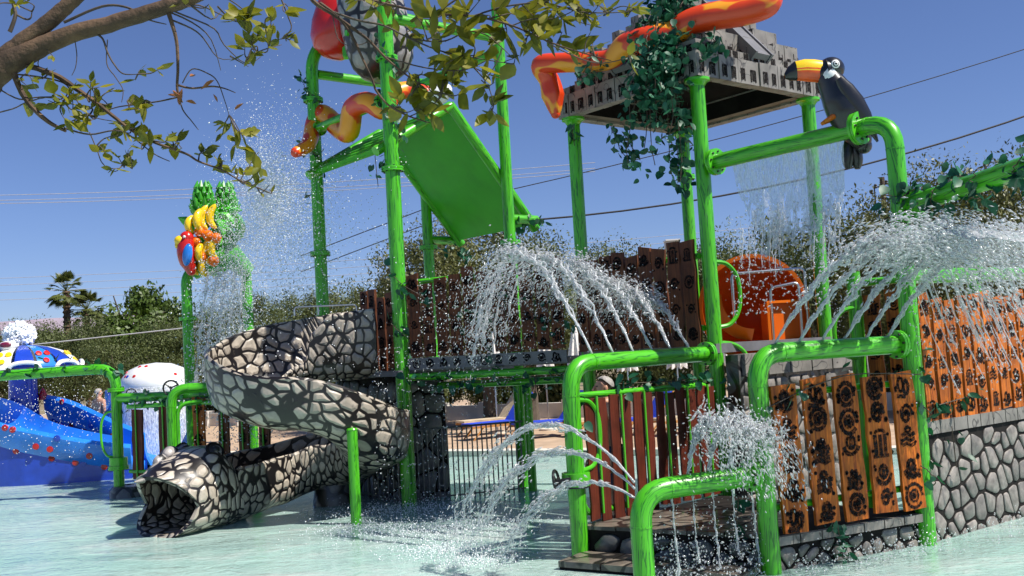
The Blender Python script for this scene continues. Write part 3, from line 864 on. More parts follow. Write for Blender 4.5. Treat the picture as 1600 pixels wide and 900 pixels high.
for hs_, z0_, z1_ in [(HS, .06, .325)] + [(q[0], q[1], q[2]-.06) for q in TI]:
    for (e1, e2) in ((U, W), (W, -U), (-U, -W), (-W, U)):
        b.box(CC - e2*(hs_-.09) + Z*(EZ+(z0_+z1_)/2), e1*(hs_-.03), e2*.055, Z*((z1_-z0_)/2))
b.build('joint_core', M['mortar'], rt, smooth=False)
b = MB()
for hs_, z_ in ((HS-.06, .318), (HS-.10, .44), (HS-.27, .69), (HS-.47, .93), (HS-.67, 1.17), (HS-.87, 1.37)):
    for (e1, e2) in ((U, W), (W, -U), (-U, -W), (-W, U)): b.box(CC - e2*(hs_-.13) + Z*(EZ+z_+.002*(e1 is U)), e1*(hs_-.005), e2*.125, Z*.012)
    if z_ > 1.3: b.box(CC + Z*(EZ+z_-.02), U*hs_, W*hs_, Z*.01)
b.build('tier_floor', M['block'], rt, smooth=False)
for nrm, d1 in ((-W, U), (W, U), (-U, W), (U, W)):
    b = MB(); a = CC + nrm*(HS+.0) + Z*(EZ+.42); c = CC + nrm*(HS-.86) + Z*(EZ+1.40)
    e = (c-a)*.5; q = e.cross(d1).normalized()
    b.box((a+c)*.5, d1*.15, e, q*.045); s_ = b.build('stair_slab', M['ramp'], rt, smooth=False)
    for sx in (-1, 1):
        b = MB(); b.box((a+c)*.5 + d1*(.172*sx), d1*.02, e*1.02, q*.07); b.build('stair_side', M['ramp'], rt, smooth=False)
# platform + plank side along RL-RF
b = MB(); b.box(CC + Z*2.18, U*1.3, W*1.3, Z*.06); b.build('platform', M['ramp'], rt, smooth=False)
s0 = RL - W*.12 ; s1 = RF + W*.2; sd = (s1-s0).normalized(); sn_ = -U
Ls = (s1-s0).length
for k in range(9):
    p = s0 + sd*(Ls*(k+.5)/9) + sn_*.03
    plank(rt, p, sd, Ls/9*.84, 2.22, 3.5 + R_.uniform(-.05,.1), sn_, M['plank_shade'], R_, 4, R_.uniform(-.02,.02), top=R_.uniform(-.04,.04))
pipe(rt, 'rail', [s0 + Z*3.38 + U*.03, s1 + Z*3.38 + U*.03], .04)
pipe(rt, 'rail', [s0 + Z*2.45 + U*.03, s1 + Z*2.45 + U*.03], .04)
# curved hoop handles on the front post
def hoop(root, base, z0, z1, d, out, r=.028):
    pts = [base + Z*z0, base + d*out*.6 + Z*(z0+.04), base + d*out + Z*lerp(z0, z1, .3), base + d*out + Z*lerp(z0, z1, .72), base + d*out*.6 + Z*(z1-.04), base + Z*z1]
    b = MB(); b.tube(smooth_path(pts, 6), r, 8); return b.build('hoop_handle', M['pipe2'], root)
fp = corners[0]
hoop(rt, fp + U*.05, 2.45, 3.3, V(.95,.3,0).normalized(), .36)
hoop(rt, fp + U*.05, 1.5, 2.25, V(.95,.3,0).normalized(), .42)
# long python on the roof
python('giant_snake', 'giant orange and red blotched snake figure sprawled across the temple roof top',
    [at(868,178,14.6), at(864,150,14.6), at(858,125,14.6), at(845,102,14.5), at(880,98,14.3), at(920,97,14.1), at(955,92,13.9), at(978,72,13.7), at(1010,62,13.5), at(1052,52,13.4), at(1075,36,13.3), at(1110,26,13.2), at(1160,18,13.1), at(1200,5,13.0), at(1206,-22,13.1)],
    [.07, .17, .15, .14, .14, .14, .14, .17, .18, .17, .17, .185, .19, .17, .12])
# ------------------------------------------------------------------ splash frame with low platform (posts A B C, D = front post of the temple tower)
PA = V(.58, 11.32, 0); PB = V(2.36, 10.12, 0); PC = V(4.24, 11.02, 0); PD = corners[0].copy()
f1 = thing('spray_arch', 'green pipe arch with red slat fence and black hand wheel', 'pipe frame', PA)
r1 = .098
d1 = (PD - PA); d1.z = 0; d1.normalize()
pipe(f1, 'spray_pipe', [PA + Z*-.28, PA + Z*2.12, PD - d1*.16 + Z*2.12], r1, .34)
flange(f1, PD - d1*.2 + Z*2.12, d1, r1)
# valve drum and wheel
b = MB(); b.lathe([(.1,-.07),(.155,-.07),(.16,0),(.155,.07),(.1,.07)], PA + Z*.86, Z, 20); b.build('valve_drum', M['pipe2'], f1)
b = MB(); collar(b, PA + Z*.80, Z, .12, .03, 1.25); b.build('valve_ring', M['black'], f1)
def wheel(root, c, axis, r, mat=None):
    ax_, sx, sy = frame_of(axis, V(.1,.2,.9)); b = MB(); n = 20
    ring = [c + (sx*math.cos(2*math.pi*i/n) + sy*math.sin(2*math.pi*i/n))*r for i in range(n)]
    for i in range(n): b.tube([ring[i], ring[(i+1) % n]], r*.13, 8)
    for k in range(3):
        a = 2*math.pi*k/3 + .5; b.tube([c, c + (sx*math.cos(a)+sy*math.sin(a))*r], r*.11, 6)
    b.cyl(c - ax_*.03, c + ax_*.16, r*.2, 10)
    return b.build('hand_wheel', mat or M['black'], root)
wheel(f1, PA + V(-.22, -.16, .86), V(.45, -.2, .0) + V(.3, .0, .12), .125)
# slat fence in the frame plane
nf = V(d1.y, -d1.x, 0); LF = (PD-PA).length
pipe(f1, 'rail', [PA + d1*.06 + Z*1.76, PA + d1*(LF-.25) + Z*1.73, PA + d1*(LF-.1) + Z*1.4], .038, .12)
pipe(f1, 'rail', [PA + d1*.06 + Z*.62, PA + d1*.14 + Z*.47, PA + d1*(LF-.1) + Z*.47], .038, .08)
k = 0; xx = .14
while xx < LF - .2:
    p = PA + d1*(xx+.09)
    w = R_.uniform(.15, .175)
    plank(f1, p + nf*.05 if k % 2 else p + nf*.045, d1, w, .36 + R_.uniform(-.03,.03), 1.73 + R_.uniform(-.05,.02), nf, M['slat'], R_, 0, R_.uniform(-.02,.02), .012, name='slat')
    if k % 2 == 0:
        q = p + d1*.09; b = MB(); b.tube([q + nf*.085 + Z*.45, q + nf*.085 + Z*1.74], .014, 8); b.build('baluster', M['pipe2'], f1)
        xx += .185
    else: xx += .225
    k += 1
hoop(f1, PA + d1*.05 + nf*.06, .95, 1.72, d1, .3, .026)

f2 = thing('spray_arch', 'green pipe arch holding five orange glyph planks at right', 'pipe frame', PB)
d2 = (PC - PB).normalized(); n2 = V(d2.y, -d2.x, 0)
pipe(f2, 'spray_pipe', [PB + Z*-.28, PB + Z*2.13, PC - d2*.16 + Z*2.13], .098, .30)
flange(f2, PC - d2*.2 + Z*2.13, d2, .098)
for z in (.62, 1.72): pipe(f2, 'rail', [PB + Z*z, PC + Z*z], .035)
L2 = (PC-PB).length
for k in range(5):
    p = PB + d2*(.26 + (L2-.50)*k/4*1.0) + n2*.07
    plank(f2, p, d2, .30, .36 + .03*(k % 2) + .01*k, 1.83 + R_.uniform(-.03,.03), n2, M['plank'], R_, 5, -.05, .018, top=.02)
f3 = thing('spray_pipe_bend', 'low thick green pipe bend spraying water in front of the grey steps', 'pipe frame', V(1.06, 9.62, 0))
P3 = V(1.06, 9.55, 0); d3 = (PB - P3); d3.z = 0; L3 = d3.length; d3.normalize()
pipe(f3, 'spray_pipe', [P3 + Z*-.28, P3 + Z*.93, PB - d3*.12 + Z*.96], .102, .3)
flange(f3, PB - d3*.16 + Z*.96, d3, .1)
# corner post C with the perch pipe
f4 = thing('perch_pipe', 'tall green bent pipe reaching from the temple tower to the toucan perch', 'pipe frame', PC)
d4 = (PC - PD); d4.z = 0; L4 = d4.length; d4.normalize()
pipe(f4, 'pipe', [PC + Z*-.28, PC + Z*4.56, PD + d4*.16 + Z*4.56], .098, .3)
flange(f4, PD + d4*.22 + Z*4.56, d4, .098, 1.75)
flange(f4, PC - d4*.42 + Z*4.56, d4, .098, 1.9)
f5 = thing('overhead_pipe', 'ivy wrapped green pipe slanting out of frame at upper right', 'pipe', PC + V(.02,-.1,3.4))
pipe(f5, 'pipe', [PC + V(.03,-.1,3.6), PC + V(.42, -3.0, 3.66)], .10)
flange(f5, PC + V(.05,-.25,3.6), V(.05,-1,0), .10, 1.6)
# low platform slab and steps
pf = thing('step_platform', 'grey painted stone platform with low step behind the front pipe', 'platform', (PA+PB)*.5)
b = MB(); top_z = .335
Q = [PA + V(.05,.02,0), PB + V(-.02,.08,0), PC + V(-.12,.15,0), PD + V(-.1,-.1,0)]
n0 = len(b.v)
for z in (-.28, top_z):
    for q in Q: b.v.append(q + Z*z)
for i in range(4):
    j = (i+1) % 4; b.face((n0+i, n0+j, n0+4+j, n0+4+i))
b.face((n0+4, n0+5, n0+6, n0+7)); b.build('core', M['mortar'], pf, smooth=False)
dAB = (Q[1]-Q[0]).normalized(); nAB = V(dAB.y, -dAB.x, 0); LAB = (Q[1]-Q[0]).length
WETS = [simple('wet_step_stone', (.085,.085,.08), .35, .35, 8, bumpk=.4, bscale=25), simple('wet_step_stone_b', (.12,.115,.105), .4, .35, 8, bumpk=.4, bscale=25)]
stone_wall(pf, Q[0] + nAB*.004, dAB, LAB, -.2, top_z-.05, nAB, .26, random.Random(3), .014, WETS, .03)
# step tread stones (slab tops)
def slabs(root, o, ex, ey, nx, ny, zt, mats, rng, th=.02, name='paver'):
    for i in range(nx):
        for j in range(ny):
            b = MB(); c = o + ex*((i+.5)/nx) + ey*((j+.5)/ny) + Z*(zt + rng.uniform(-.004,.004))
            b.box(c, ex*(.5/nx)*.965, ey*(.5/ny)*.965, Z*th); b.build(name, rng.choice(mats), root, smooth=False)
SLB = [M['flag'], M['flag']]
slabs(pf, Q[0] + nAB*.03, dAB*LAB, (-nAB)*1.35, 5, 3, top_z, SLB, random.Random(8))
slabs(pf, Q[0] + nAB*.62 + dAB*.02, dAB*(LAB-.02), -nAB*.58, 4, 1, .06, SLB, random.Random(9), .03)
b = MB(); b.box(Q[0] + dAB*(LAB/2) + nAB*.32 - Z*.12, dAB*(LAB/2-.03), nAB*.27, Z*.15); b.build('step_core', M['mortar'], pf, smooth=False)
# low stone plinth under the orange planks, continuing into the high stone wall on the right
lw = thing('stone_plinth', 'low pale stone plinth under the five orange planks', 'stone wall', PB + d2*.1)
b = MB(); b.box((PB+PC)*.5 - n2*.14 + Z*.03, d2*(L2/2-.04), n2*.12, Z*.31); b.build('core', M['mortar'], lw, smooth=False)
stone_wall(lw, PB + d2*.06 - n2*.018, d2, L2-.12, -.1, .24, n2, .19, random.Random(6), .021, None, .014, 1.3)
for k in range(7):
    b = MB(); L7 = (L2-.14)/7; c = PB + d2*(.07 + L7*(k+.5)) - n2*.08 + Z*.295
    b.box(c, d2*L7*.47, n2*.13, Z*.042); b.build('cap_stone', M['block'], lw, smooth=False)
rw = thing('stone_wall', 'high grey cobbled stone wall topped with glyph planks at right edge', 'stone wall', PC + U*1.2)
WD = V(.80, .60, 0).normalized(); WN = V(WD.y, -WD.x, 0); W0 = PC + WD*.12 + WN*.0; WL = 3.6
b = MB(); b.box(W0 + WD*WL/2 - WN*.16 + Z*.5, WD*WL/2, WN*.15, Z*.78); b.build('core', M['mortar'], rw, smooth=False)
stone_wall(rw, W0 - WN*.008, WD, WL, -.15, 1.13, WN, .19, random.Random(14), .021, None, .014, 1.25)
for k in range(13):
    b = MB(); c = W0 + WD*(WL*(k+.5)/13) - WN*.1 + Z*1.21; b.box(c, WD*WL/13*.47, WN*.125, Z*.07); b.build('cap_stone', M['block'], rw, smooth=False)
pw = thing('plank_railing', 'row of tall orange glyph planks standing on the grey stone wall', 'railing', W0 + Z*1.28)
for z in (1.5, 2.45): pipe(pw, 'rail', [W0 + Z*z - WN*.06, W0 + WD*WL + Z*z - WN*.06], .035)
for k in range(13):
    p = W0 + WD*(.16 + .262*k) - WN*.0
    plank(pw, p, WD, .205, 1.27 + R_.uniform(-.03,.03), 2.66 + R_.uniform(-.08,.05), WN, M['plank'], R_, 5, R_.uniform(-.05,-.01), .018, top=.02)
pt = thing('spray_pipe', 'horizontal green spray pipe above the orange planks at right edge', 'pipe', W0 + Z*2.8)
pipe(pt, 'pipe', [W0 + Z*2.86 - WN*.05, W0 + WD*WL + Z*2.9 - WN*.05], .085)
flange(pt, W0 + WD*1.35 + Z*2.875 - WN*.05, WD, .085, 1.5)
pipe(pt, 'post', [W0 + WD*1.9 + Z*-.28 - WN*.36, W0 + WD*1.9 + Z*3.4 - WN*.36], .085)
# things between: rear post and rails inside the frame
ip = thing('inner_post', 'green post with side rails behind the spraying jets at right', 'post', V(4.35, 13.05, 0))
pipe(ip, 'post', [V(4.35, 13.05, -.28), V(4.35, 13.05, 3.05)], .09)
pipe(ip, 'rail', [V(4.35, 13.05, 2.9), V(5.1, 12.6, 2.92)], .05)
hoop(ip, V(4.35,13.0,0), 1.95, 2.6, V(-1,-.1,0), .3)
for k in range(3):
    plank(ip, V(4.55+.23*k, 13.0-.12*k, 0), V(.88,-.47,0).normalized(), .19, 1.6, 2.75+.05*k, V(-.47,-.88,0).normalized(), M['plank'], R_, 4, 0)
# light stone base wall behind frame 2 under the orange slide
bw = thing('stone_plinth', 'pale stone base wall under the orange tube slide', 'stone wall', RF + U*1.2)
W1 = RF + U*.2 - W*.15
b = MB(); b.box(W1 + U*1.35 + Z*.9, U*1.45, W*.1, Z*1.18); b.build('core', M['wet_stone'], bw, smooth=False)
stone_wall(bw, W1 - U*.08 - W*.105, U, 2.85, -.1, 1.78, -W, .24, random.Random(31), .02, None, .014, .8)
for k in range(6):
    b = MB(); b.box(W1 + U*(-.05 + 2.8*(k+.5)/6) - W*.02 + Z*1.95, U*2.8/6*.48*.98, W*.14, Z*.14); b.build('cap_stone', M['block'], bw, smooth=False)
# ---- orange slide
os_ = thing('tube_slide', 'bright orange half open tube slide behind the green posts', 'slide', V(4.1, 15.2, 2.1))
oc = at(1176, 480, 15.2); ax = V(-.25, -.95, .05).normalized(); ax_, sx, sy = frame_of(ax)
def ring(c, r, t):   # arch
    return c + sx*math.cos(t)*r + sy*math.sin(t)*r
b = MB()
def tubef(r):
    return lambda u, v: ring(oc - ax*(v*1.6), r, lerp(-1.15, math.pi+1.0, u))
b.grid(tubef(.74), 28, 4, flip=False); b.build('inner_shell', M['orange_in'], os_)
b = MB(); b.grid(tubef(.79), 28, 4); b.build('outer_shell', M['orange'], os_)
b = MB(); b.grid(lambda u, v: ring(oc - ax*(1.55 - .5*v*v), .74*v, 2*math.pi*u), 28, 6); b.build('back_wall', M['orange_in'], os_)
b = MB()
for i in range(28):
    t0, t1 = lerp(-1.15, math.pi+1.0, i/28), lerp(-1.15, math.pi+1.0, (i+1)/28)
    b.quad(ring(oc, .735, t0), ring(oc, .74, t1), ring(oc, .80, t1), ring(oc, .80, t0))
b.build('rim', M['orange'], os_)
b = MB()   # entry cheek panels and lip
c0 = at(1232, 500, 14.75)
b.box(c0 + V(.0,.2,-.14), V(.29,.06,0), V(-.03,.16,0), V(0,0,.40)); b.build('cheek_panel', M['orange_in'], os_, smooth=False)
b = MB()
fo = c0 + V(.0,.0,-.14); ex_ = V(.30,.06,0); 
for q in ((-1, 0), (1, 0)): b.box(fo + ex_*q[0] + V(0,-.0,.0), V(.018,0,0), V(0,.03,0), Z*.42)
b.box(fo + Z*.41, ex_*1.06, V(0,.03,0), Z*.018); b.build('panel_edge', M['orange'], os_, smooth=False)
b = MB()
def lip(u, v):
    a = lerp(1.57, 3.25, u); c = at(1132, 462, 14.9); r = .62 - .16*v
    return at(1170, 462, 14.75) + V(math.cos(a)*r*.95, -v*.2, -math.sin(a)*.0) + V(0, 0, -math.sin(a)*r - .02)
b.grid(lip, 14, 3); b.build('lip', M['orange'], os_)
for (px0, px1, py, dd) in ((1143, 1256, 425, 14.8), (1203, 1247, 447, 14.7)):
    a = at(px0, py+3, dd); c = at(px1, py-6, dd)
    bh = MB(); bh.tube(bend_path([a - Z*.75, a, c, c - Z*.8], .08), .022, 10); bh.build('handrail', M['steel'], os_)

# ------------------------------------------------------------------ toucan
TC = PC - d4*.62 + Z*4.56      # perch point on the pipe
tou = thing('toucan_figure', 'large glossy black toucan figure with orange beak perched on the green pipe', 'bird figure', TC + Z*.1)
bd_ = V(-1, -.12, 0).normalized(); sdv = V(.12, -1, 0).normalized()
def tp(px, py, off=0): return at(px, py, TC.y + off)
# body spine from neck to rump as lofted ellipses
spine = [(1290,115,.12),(1302,135,.165),(1312,155,.20),(1322,175,.215),(1332,195,.19),(1342,212,.15),(1350,228,.09)]
b = MB(); pts = [tp(x, y) for x, y, r in spine]
P = smooth_path(pts, 4); rr = []
for i in range(len(P)):
    t = i/(len(P)-1)*(len(spine)-1); k = min(int(t), len(spine)-2); rr.append(lerp(spine[k][2], spine[k+1][2], t-k))
b.tube(P, rr, 18); b.ell(P[0], V(rr[0],0,0), V(0,rr[0],0), V(0,0,rr[0])); b.ell(P[-1], V(rr[-1],0,0), V(0,rr[-1],0), V(0,0,rr[-1]))
b.build('body', M['toucan_black'], tou)
b = MB(); hc = tp(1299, 108); b.ell(hc, V(.145,0,-.03), V(0,.135,0), V(.03,0,.135), 18, 12); b.build('head', M['toucan_black'], tou)
b = MB(); b.ell(tp(1294, 120, -.012), V(.098,.0,-.045), V(0,.136,0), V(.045,0,.122), 18, 12); 
bib = b.build('bib', M['white'], tou)
# beak: two mandibles along a curved spine
bk = [(1289,112,.125),(1275,111,.135),(1258,110,.13),(1243,111,.11),(1232,115,.075),(1226,119,.03)]
def beak(z0, z1, mat, name, sl=None, pushy=0):
    b = MB(); n = 14; L = len(bk) if sl is None else sl
    seq = bk[:L] if name != 'beak_tip' else bk[3:]
    base = len(b.v)
    for (x, y, r) in seq:
        c = tp(x, y)
        for i in range(n+1):
            a = lerp(z0, z1, i/n); b.v.append(c + V(0, -1, 0)*math.cos(a)*r*.62*(1+pushy) + (Z*math.sin(a) + V(-.05,0,0)*math.sin(a))*r*(1+pushy))
    for j in range(len(seq)-1):
        for i in range(n): b.face((base+j*(n+1)+i, base+j*(n+1)+i+1, base+(j+1)*(n+1)+i+1, base+(j+1)*(n+1)+i))
    return b.build(name, mat, tou)
beak(-.12, math.pi+.12, M['yellow'], 'upper_beak')
M['beak'] = simple('orange_beak', (.75, .085, .006), .25, .3, 5, coat=.5)
beak(-math.pi-.12, .12, M['beak'], 'lower_beak')
beak(0, 2*math.pi, M['toucan_black'], 'beak_tip', None, .04)
b = MB(); c = tp(1289.5, 112); b.lathe([(.118,-.02),(.14,-.02),(.14,.02),(.118,.02)], c, V(1,.1,-.03), 18); b.build('beak_ring', M['toucan_black'], tou)
for s in (-1, 1):
    ec = tp(1300, 105) + V(0, .125*s, 0) 
    e = None
    for r, mt_, o_ in ((.05, M['white'], 0), (.036, M['wire_dk'], .012), (.026, M['white'], .02), (.013, M['black'], .03)):
        b = MB(); b.ell(ec + V(0, o_*s, 0), V(r,0,0), V(0,r*.45,0), V(0,0,r), 12, 8)
        if e is None: e = b.build('eye', mt_, tou)
        else: b.build('eye_ring', mt_, e)
# wings and tail
for s in (-1, 1):
    b = MB()
    wp = [(1306,128,.05,.03),(1318,145,.10,.045),(1332,166,.12,.05),(1346,188,.10,.045),(1358,210,.05,.03),(1366,226,.015,.01)]
    base = len(b.v); n = 12
    for (x, y, r, t) in wp:
        c = tp(x, y) + V(-.02, .17*s, 0)
        for i in range(n):
            a = 2*math.pi*i/n; b.v.append(c + V(.5,0,.35)*math.cos(a)*r*1.5 + V(0, s, 0)*math.sin(a)*t)
    for j in range(len(wp)-1):
        for i in range(n): b.face((base+j*n+i, base+j*n+(i+1) % n, base+(j+1)*n+(i+1) % n, base+(j+1)*n+i))
    b.face([base+i for i in range(n)]); b.face([base+(len(wp)-1)*n+i for i in range(n)])
    b.build('wing', M['toucan_black'], tou)
for k, dx in enumerate((-7, 7)):
    b = MB(); tl = [tp(1336+dx*.3, 205, .14), tp(1331+dx*.6, 230, .16), tp(1332+dx, 250, .16), tp(1333+dx, 264, .16)]
    b.tube(smooth_path(tl, 3), [.07,.07,.072,.074,.075,.074,.07,.06,.045,.03][:10], 12); b.build('tail_feather', M['toucan_black'], tou)
M['foot'] = simple('orange_foot', (.65,.15,.01), .35, .1)
for s in (-1, 1):
    b = MB(); c = TC + V(-.10, .07*s, .125)
    for k in (-1, 0, 1): b.tube([c + V(.02,0,.05), c + V(-.05, .03*k, .03), c + V(-.11, .035*k, -.0)], [.035,.032,.02], 8)
    b.ell(c + V(.03,0,.07), V(.06,0,0), V(0,.05,0), V(0,0,.06), 10, 7); b.build('foot', M['foot'], tou)
# ------------------------------------------------------------------ snake slide (one spiral turn, ends in a snake head)
SC = V(-3.2, 15.75, 0)
sl = thing('snake_slide', 'black and grey pebble patterned spiral slide ending in an open snake mouth', 'slide', SC)
RAD = 1.0
path = []      # (pos, heading, zfloor, half width, h_in, h_out)
def hp(pts, t):
    for i in range(len(pts)-1):
        if t <= pts[i+1][0]:
            k = (t-pts[i][0])/(pts[i+1][0]-pts[i][0]); k = k*k*(3-2*k)
            return lerp(pts[i][1], pts[i+1][1], k)
    return pts[-1][1]
ZF = [(0,2.05),(.8,2.02),(1.6,1.94),(2.8,1.72),(4.5,1.40),(6.2,.68),(7.9,.32),(9,.12),(10.3,.0)]
HO = [(0,1.08),(1.2,1.06),(2.2,.98),(3.0,.84),(4.5,.70),(6.2,.80),(7.6,.80),(9,.82),(10.4,.85)]
HI = [(0,1.02),(.75,1.0),(1.12,.75),(1.45,.30),(2.2,.28),(4,.35),(6,.45),(7.4,.62),(9,.75),(10.4,.80)]
s = 0; pos = SC + V(1.0, RAD, 0); steps = []
seg0 = 1.0
while s <= seg0: steps.append((s, SC + V(1.0 - s, RAD, 0), math.pi)); s += .1
phi_end = math.radians(600)
arcL = (phi_end - math.pi)*RAD
s = .06
while s <= arcL:
    ph = math.pi + s/RAD; th = ph - math.pi/2
    steps.append((seg0+s, SC + V(math.cos(th), math.sin(th), 0)*RAD, ph)); s += .1
th = phi_end - math.pi/2; pe = SC + V(math.cos(th), math.sin(th), 0)*RAD
hd = V(math.cos(phi_end), math.sin(phi_end), 0)
s = .06
while s <= 1.12: steps.append((seg0+arcL+s, pe + hd*s, phi_end)); s += .1
TOT = steps[-1][0]
NSEC = 20
def section(sv, p, ph):
    k = sv/TOT*10.3
    zf, ho, hi = hp(ZF, k), hp(HO, k), hp(HI, k)
    left = V(-math.sin(ph), math.cos(ph), 0)      # towards the centre of the turn
    hw = .47; outer = []; inner = []
    for i in range(NSEC+1):
        t = i/NSEC*2-1                             # -1 outer side, +1 inner side
        h = ho if t < 0 else hi
        a = abs(t)
        x = hw*math.sin(min(a*1.25, 1)*math.pi/2)*(1 if t > 0 else -1)
        z = (1-math.cos(min(a*1.25,1)*math.pi/2))*.30*min(1,h/.3)
        if a > .5: z = z + (h-.30*min(1,h/.3))*((a-.5)/.5)
        outer.append(p + left*x*1.11 + Z*(zf + z - .06*(1-a*.8)))
        inner.append(p + left*x*.97 + Z*(zf + z + .0))
    return outer, inner
b = MB(); secs = [section(*q) for q in steps]; n = NSEC+1
for o_, i_ in secs:
    rim0 = (o_[0]+i_[0])*.5 + Z*.03; rim1 = (o_[-1]+i_[-1])*.5 + Z*.03
    b.v += o_ + [rim1] + i_[::-1] + [rim0]
m_ = 2*n+2
def acc(j):
    o = [0.0]
    for i in range(m_): o.append(o[-1] + (b.v[j*m_+(i+1) % m_] - b.v[j*m_+i]).length)
    return o
for j in range(len(secs)-1):
    ua, ub = acc(j), acc(j+1); s0_, s1_ = steps[j][0]*1.12, steps[j+1][0]*1.12
    for i in range(m_): b.face((j*m_+i, j*m_+(i+1) % m_, (j+1)*m_+(i+1) % m_, (j+1)*m_+i), [(ua[i], s0_), (ua[i+1], s0_), (ub[i+1], s1_), (ub[i], s1_)])
for j, rev in ((0, 1), (len(secs)-1, 0)):
    f = [j*m_+i for i in range(m_)]
    # end wall of the double skin
    for i in range(n-1):
        q = (j*m_+i, j*m_+i+1, j*m_+2*n-i-1, j*m_+2*n-i); b.face(q)
b.build('chute', M['snake_skin'], sl)
# --- head: tunnel with shaped jaws
hp0 = steps[-1][1]; hl = V(-hd.y, hd.x, 0)
NR, NS = 16, 36
#           t     half-w  top   throat-bottom
HW = [(0,.50),(.25,.54),(.5,.60),(.8,.62),(1,.56)]
HT = [(0,.88),(.15,1.04),(.32,1.17),(.5,1.15),(.75,1.03),(1,.86)]
def headpt(i, j, k=1.0):
    t = j/NR; a = i/NS*2*math.pi
    w, h = hp(HW, t), hp(HT, t)
    ca, sa = math.cos(a), math.sin(a)
    x = w*(abs(ca)**.85)*(1 if ca > 0 else -1)*k
    zc = h*.46; z = zc + (h-zc)*(abs(sa)**.8)*k if sa > 0 else zc - (zc+.02)*(abs(sa)**.55)*k
    # forward reach of the mouth rim by height
    u = max(0, t-.35)/.65
    zn = z/1.0
    reach = (.58*max(0, zn-.42)/.5*(1-.35*abs(x)/.6) + .30*max(0, .40-zn)/.4 - .05)*u*u
    brow = .07*math.exp(-((t-.42)/.16)**2)*math.exp(-((abs(a-.95) if a < 3.14 else 9)/.35)**2) + .07*math.exp(-((t-.42)/.16)**2)*math.exp(-((abs(a-2.19) if a < 3.14 else 9)/.35)**2)
    pinch = 1 - .25*u*max(0, zn-.5)
    return hp0 + hd*(-.12 + t*.95 + reach) + hl*x*pinch*(1+brow) + Z*(z + brow*.9 + .02*u*max(0, zn-.6))
b = MB()
for k, inn in ((1.0, 0), (.88, 1)):
    base = len(b.v)
    for j in range(NR+1):
        for i in range(NS): b.v.append(headpt(i, j, k))
    for j in range(NR):
        for i in range(NS):
            q = (base+j*NS+i, base+j*NS+(i+1) % NS, base+(j+1)*NS+(i+1) % NS, base+(j+1)*NS+i); uv_ = [(i/NS*3.6, j*.075+20), ((i+1)/NS*3.6, j*.075+20), ((i+1)/NS*3.6, (j+1)*.075+20), (i/NS*3.6, (j+1)*.075+20)]; b.face(q if not inn else q[::-1], uv_ if not inn else uv_[::-1])
o1 = NR*NS; o2 = (NR+1)*NS + NR*NS
for i in range(NS): b.face((o1+i, o1+(i+1) % NS, o2+(i+1) % NS, o2+i), [(i/NS*3.6, 21.2), ((i+1)/NS*3.6, 21.2), ((i+1)/NS*3.6, 21.3), (i/NS*3.6, 21.3)])
hdob = b.build('head', M['snake_skin'], sl)
# crest, eyes, nostril horn
b = MB(); c0 = hp0 + hd*.35 - hl*.30 + Z*1.03
for q in ((0, 0, .15), (.16, .0, .175), (.33, -.06, .14), (-.13, -.03, .12)):
    b.ell(c0 + hd*q[0] + Z*q[1], hd*(q[2]*1.05), hl*(q[2]*.7), Z*q[2], 14, 9)
b.build('crest', M['bucket_skin'], hdob)
for s in (-1, 1):
    a = .95 if s > 0 else 2.19
    i = a/(2*math.pi)*NS; ec = headpt(i, NR*.42) + hl*.0
    out = (hl*s*.75 + Z*.55 + hd*.1).normalized()
    b = MB(); b.lathe([(.0,.045),(.05,.04),(.10,.022),(.135,-.01),(.14,-.06)], ec - out*.03, out, 20); e = b.build('eye', M['bucket_skin'], hdob)
    b = MB(); b.lathe([(.10,.0),(.115,.02),(.135,.012),(.145,-.02)], ec - out*.02, out, 22); b.build('eye_rim', M['mortar'], e)
    b = MB(); b.ell(ec + out*.008, frame_of(out)[1]*.055, frame_of(out)[2]*.055, out*.03, 14, 9); b.build('pupil', M['black'], e)
b = MB(); tip = headpt(NS*.25, NR); b.tube([tip + V(.02,.03,-.05), tip + hd*.10 + V(-.02,0,-.06)], [.04, .012], 10); b.build('tooth', M['block'], hdob)
# support column of the slide
b = MB(); b.lathe([(.34,-.28),(.33,.05),(.30,.22),(.28,.34)], SC + V(.12, 1.0, 0), Z, 18); b.build('support_column', M['wet_stone'], sl)
# steel rail on the slide start
sr = thing('steel_handrail', 'thin steel handrail on top of the spiral slide entrance', 'handrail', at(510, 492, 16.9))
a_, c_ = at(460, 480, 16.9), at(557, 476, 16.9); md = at(497, 479, 16.9)
b = MB(); b.tube(bend_path([a_ - Z*.14, a_, c_, c_ - Z*.14], .06), .016, 8); b.tube([md - Z*.14, md], .014, 8); b.build('rail', M['steel'], sr)
# stub post in the water
sp = thing('stub_post', 'short green spray post standing in the water before the spiral slide', 'post', onz(557, 819))
q0 = onz(557, 819); pipe(sp, 'post', [q0 - Z*.28, q0 + Z*1.32], .075); 
b = MB(); b.lathe([(.078,-.01),(.082,.0),(.07,.02),(0,.03)], q0 + Z*1.32, Z, 14); b.build('cap', M['pipe2'], sp)
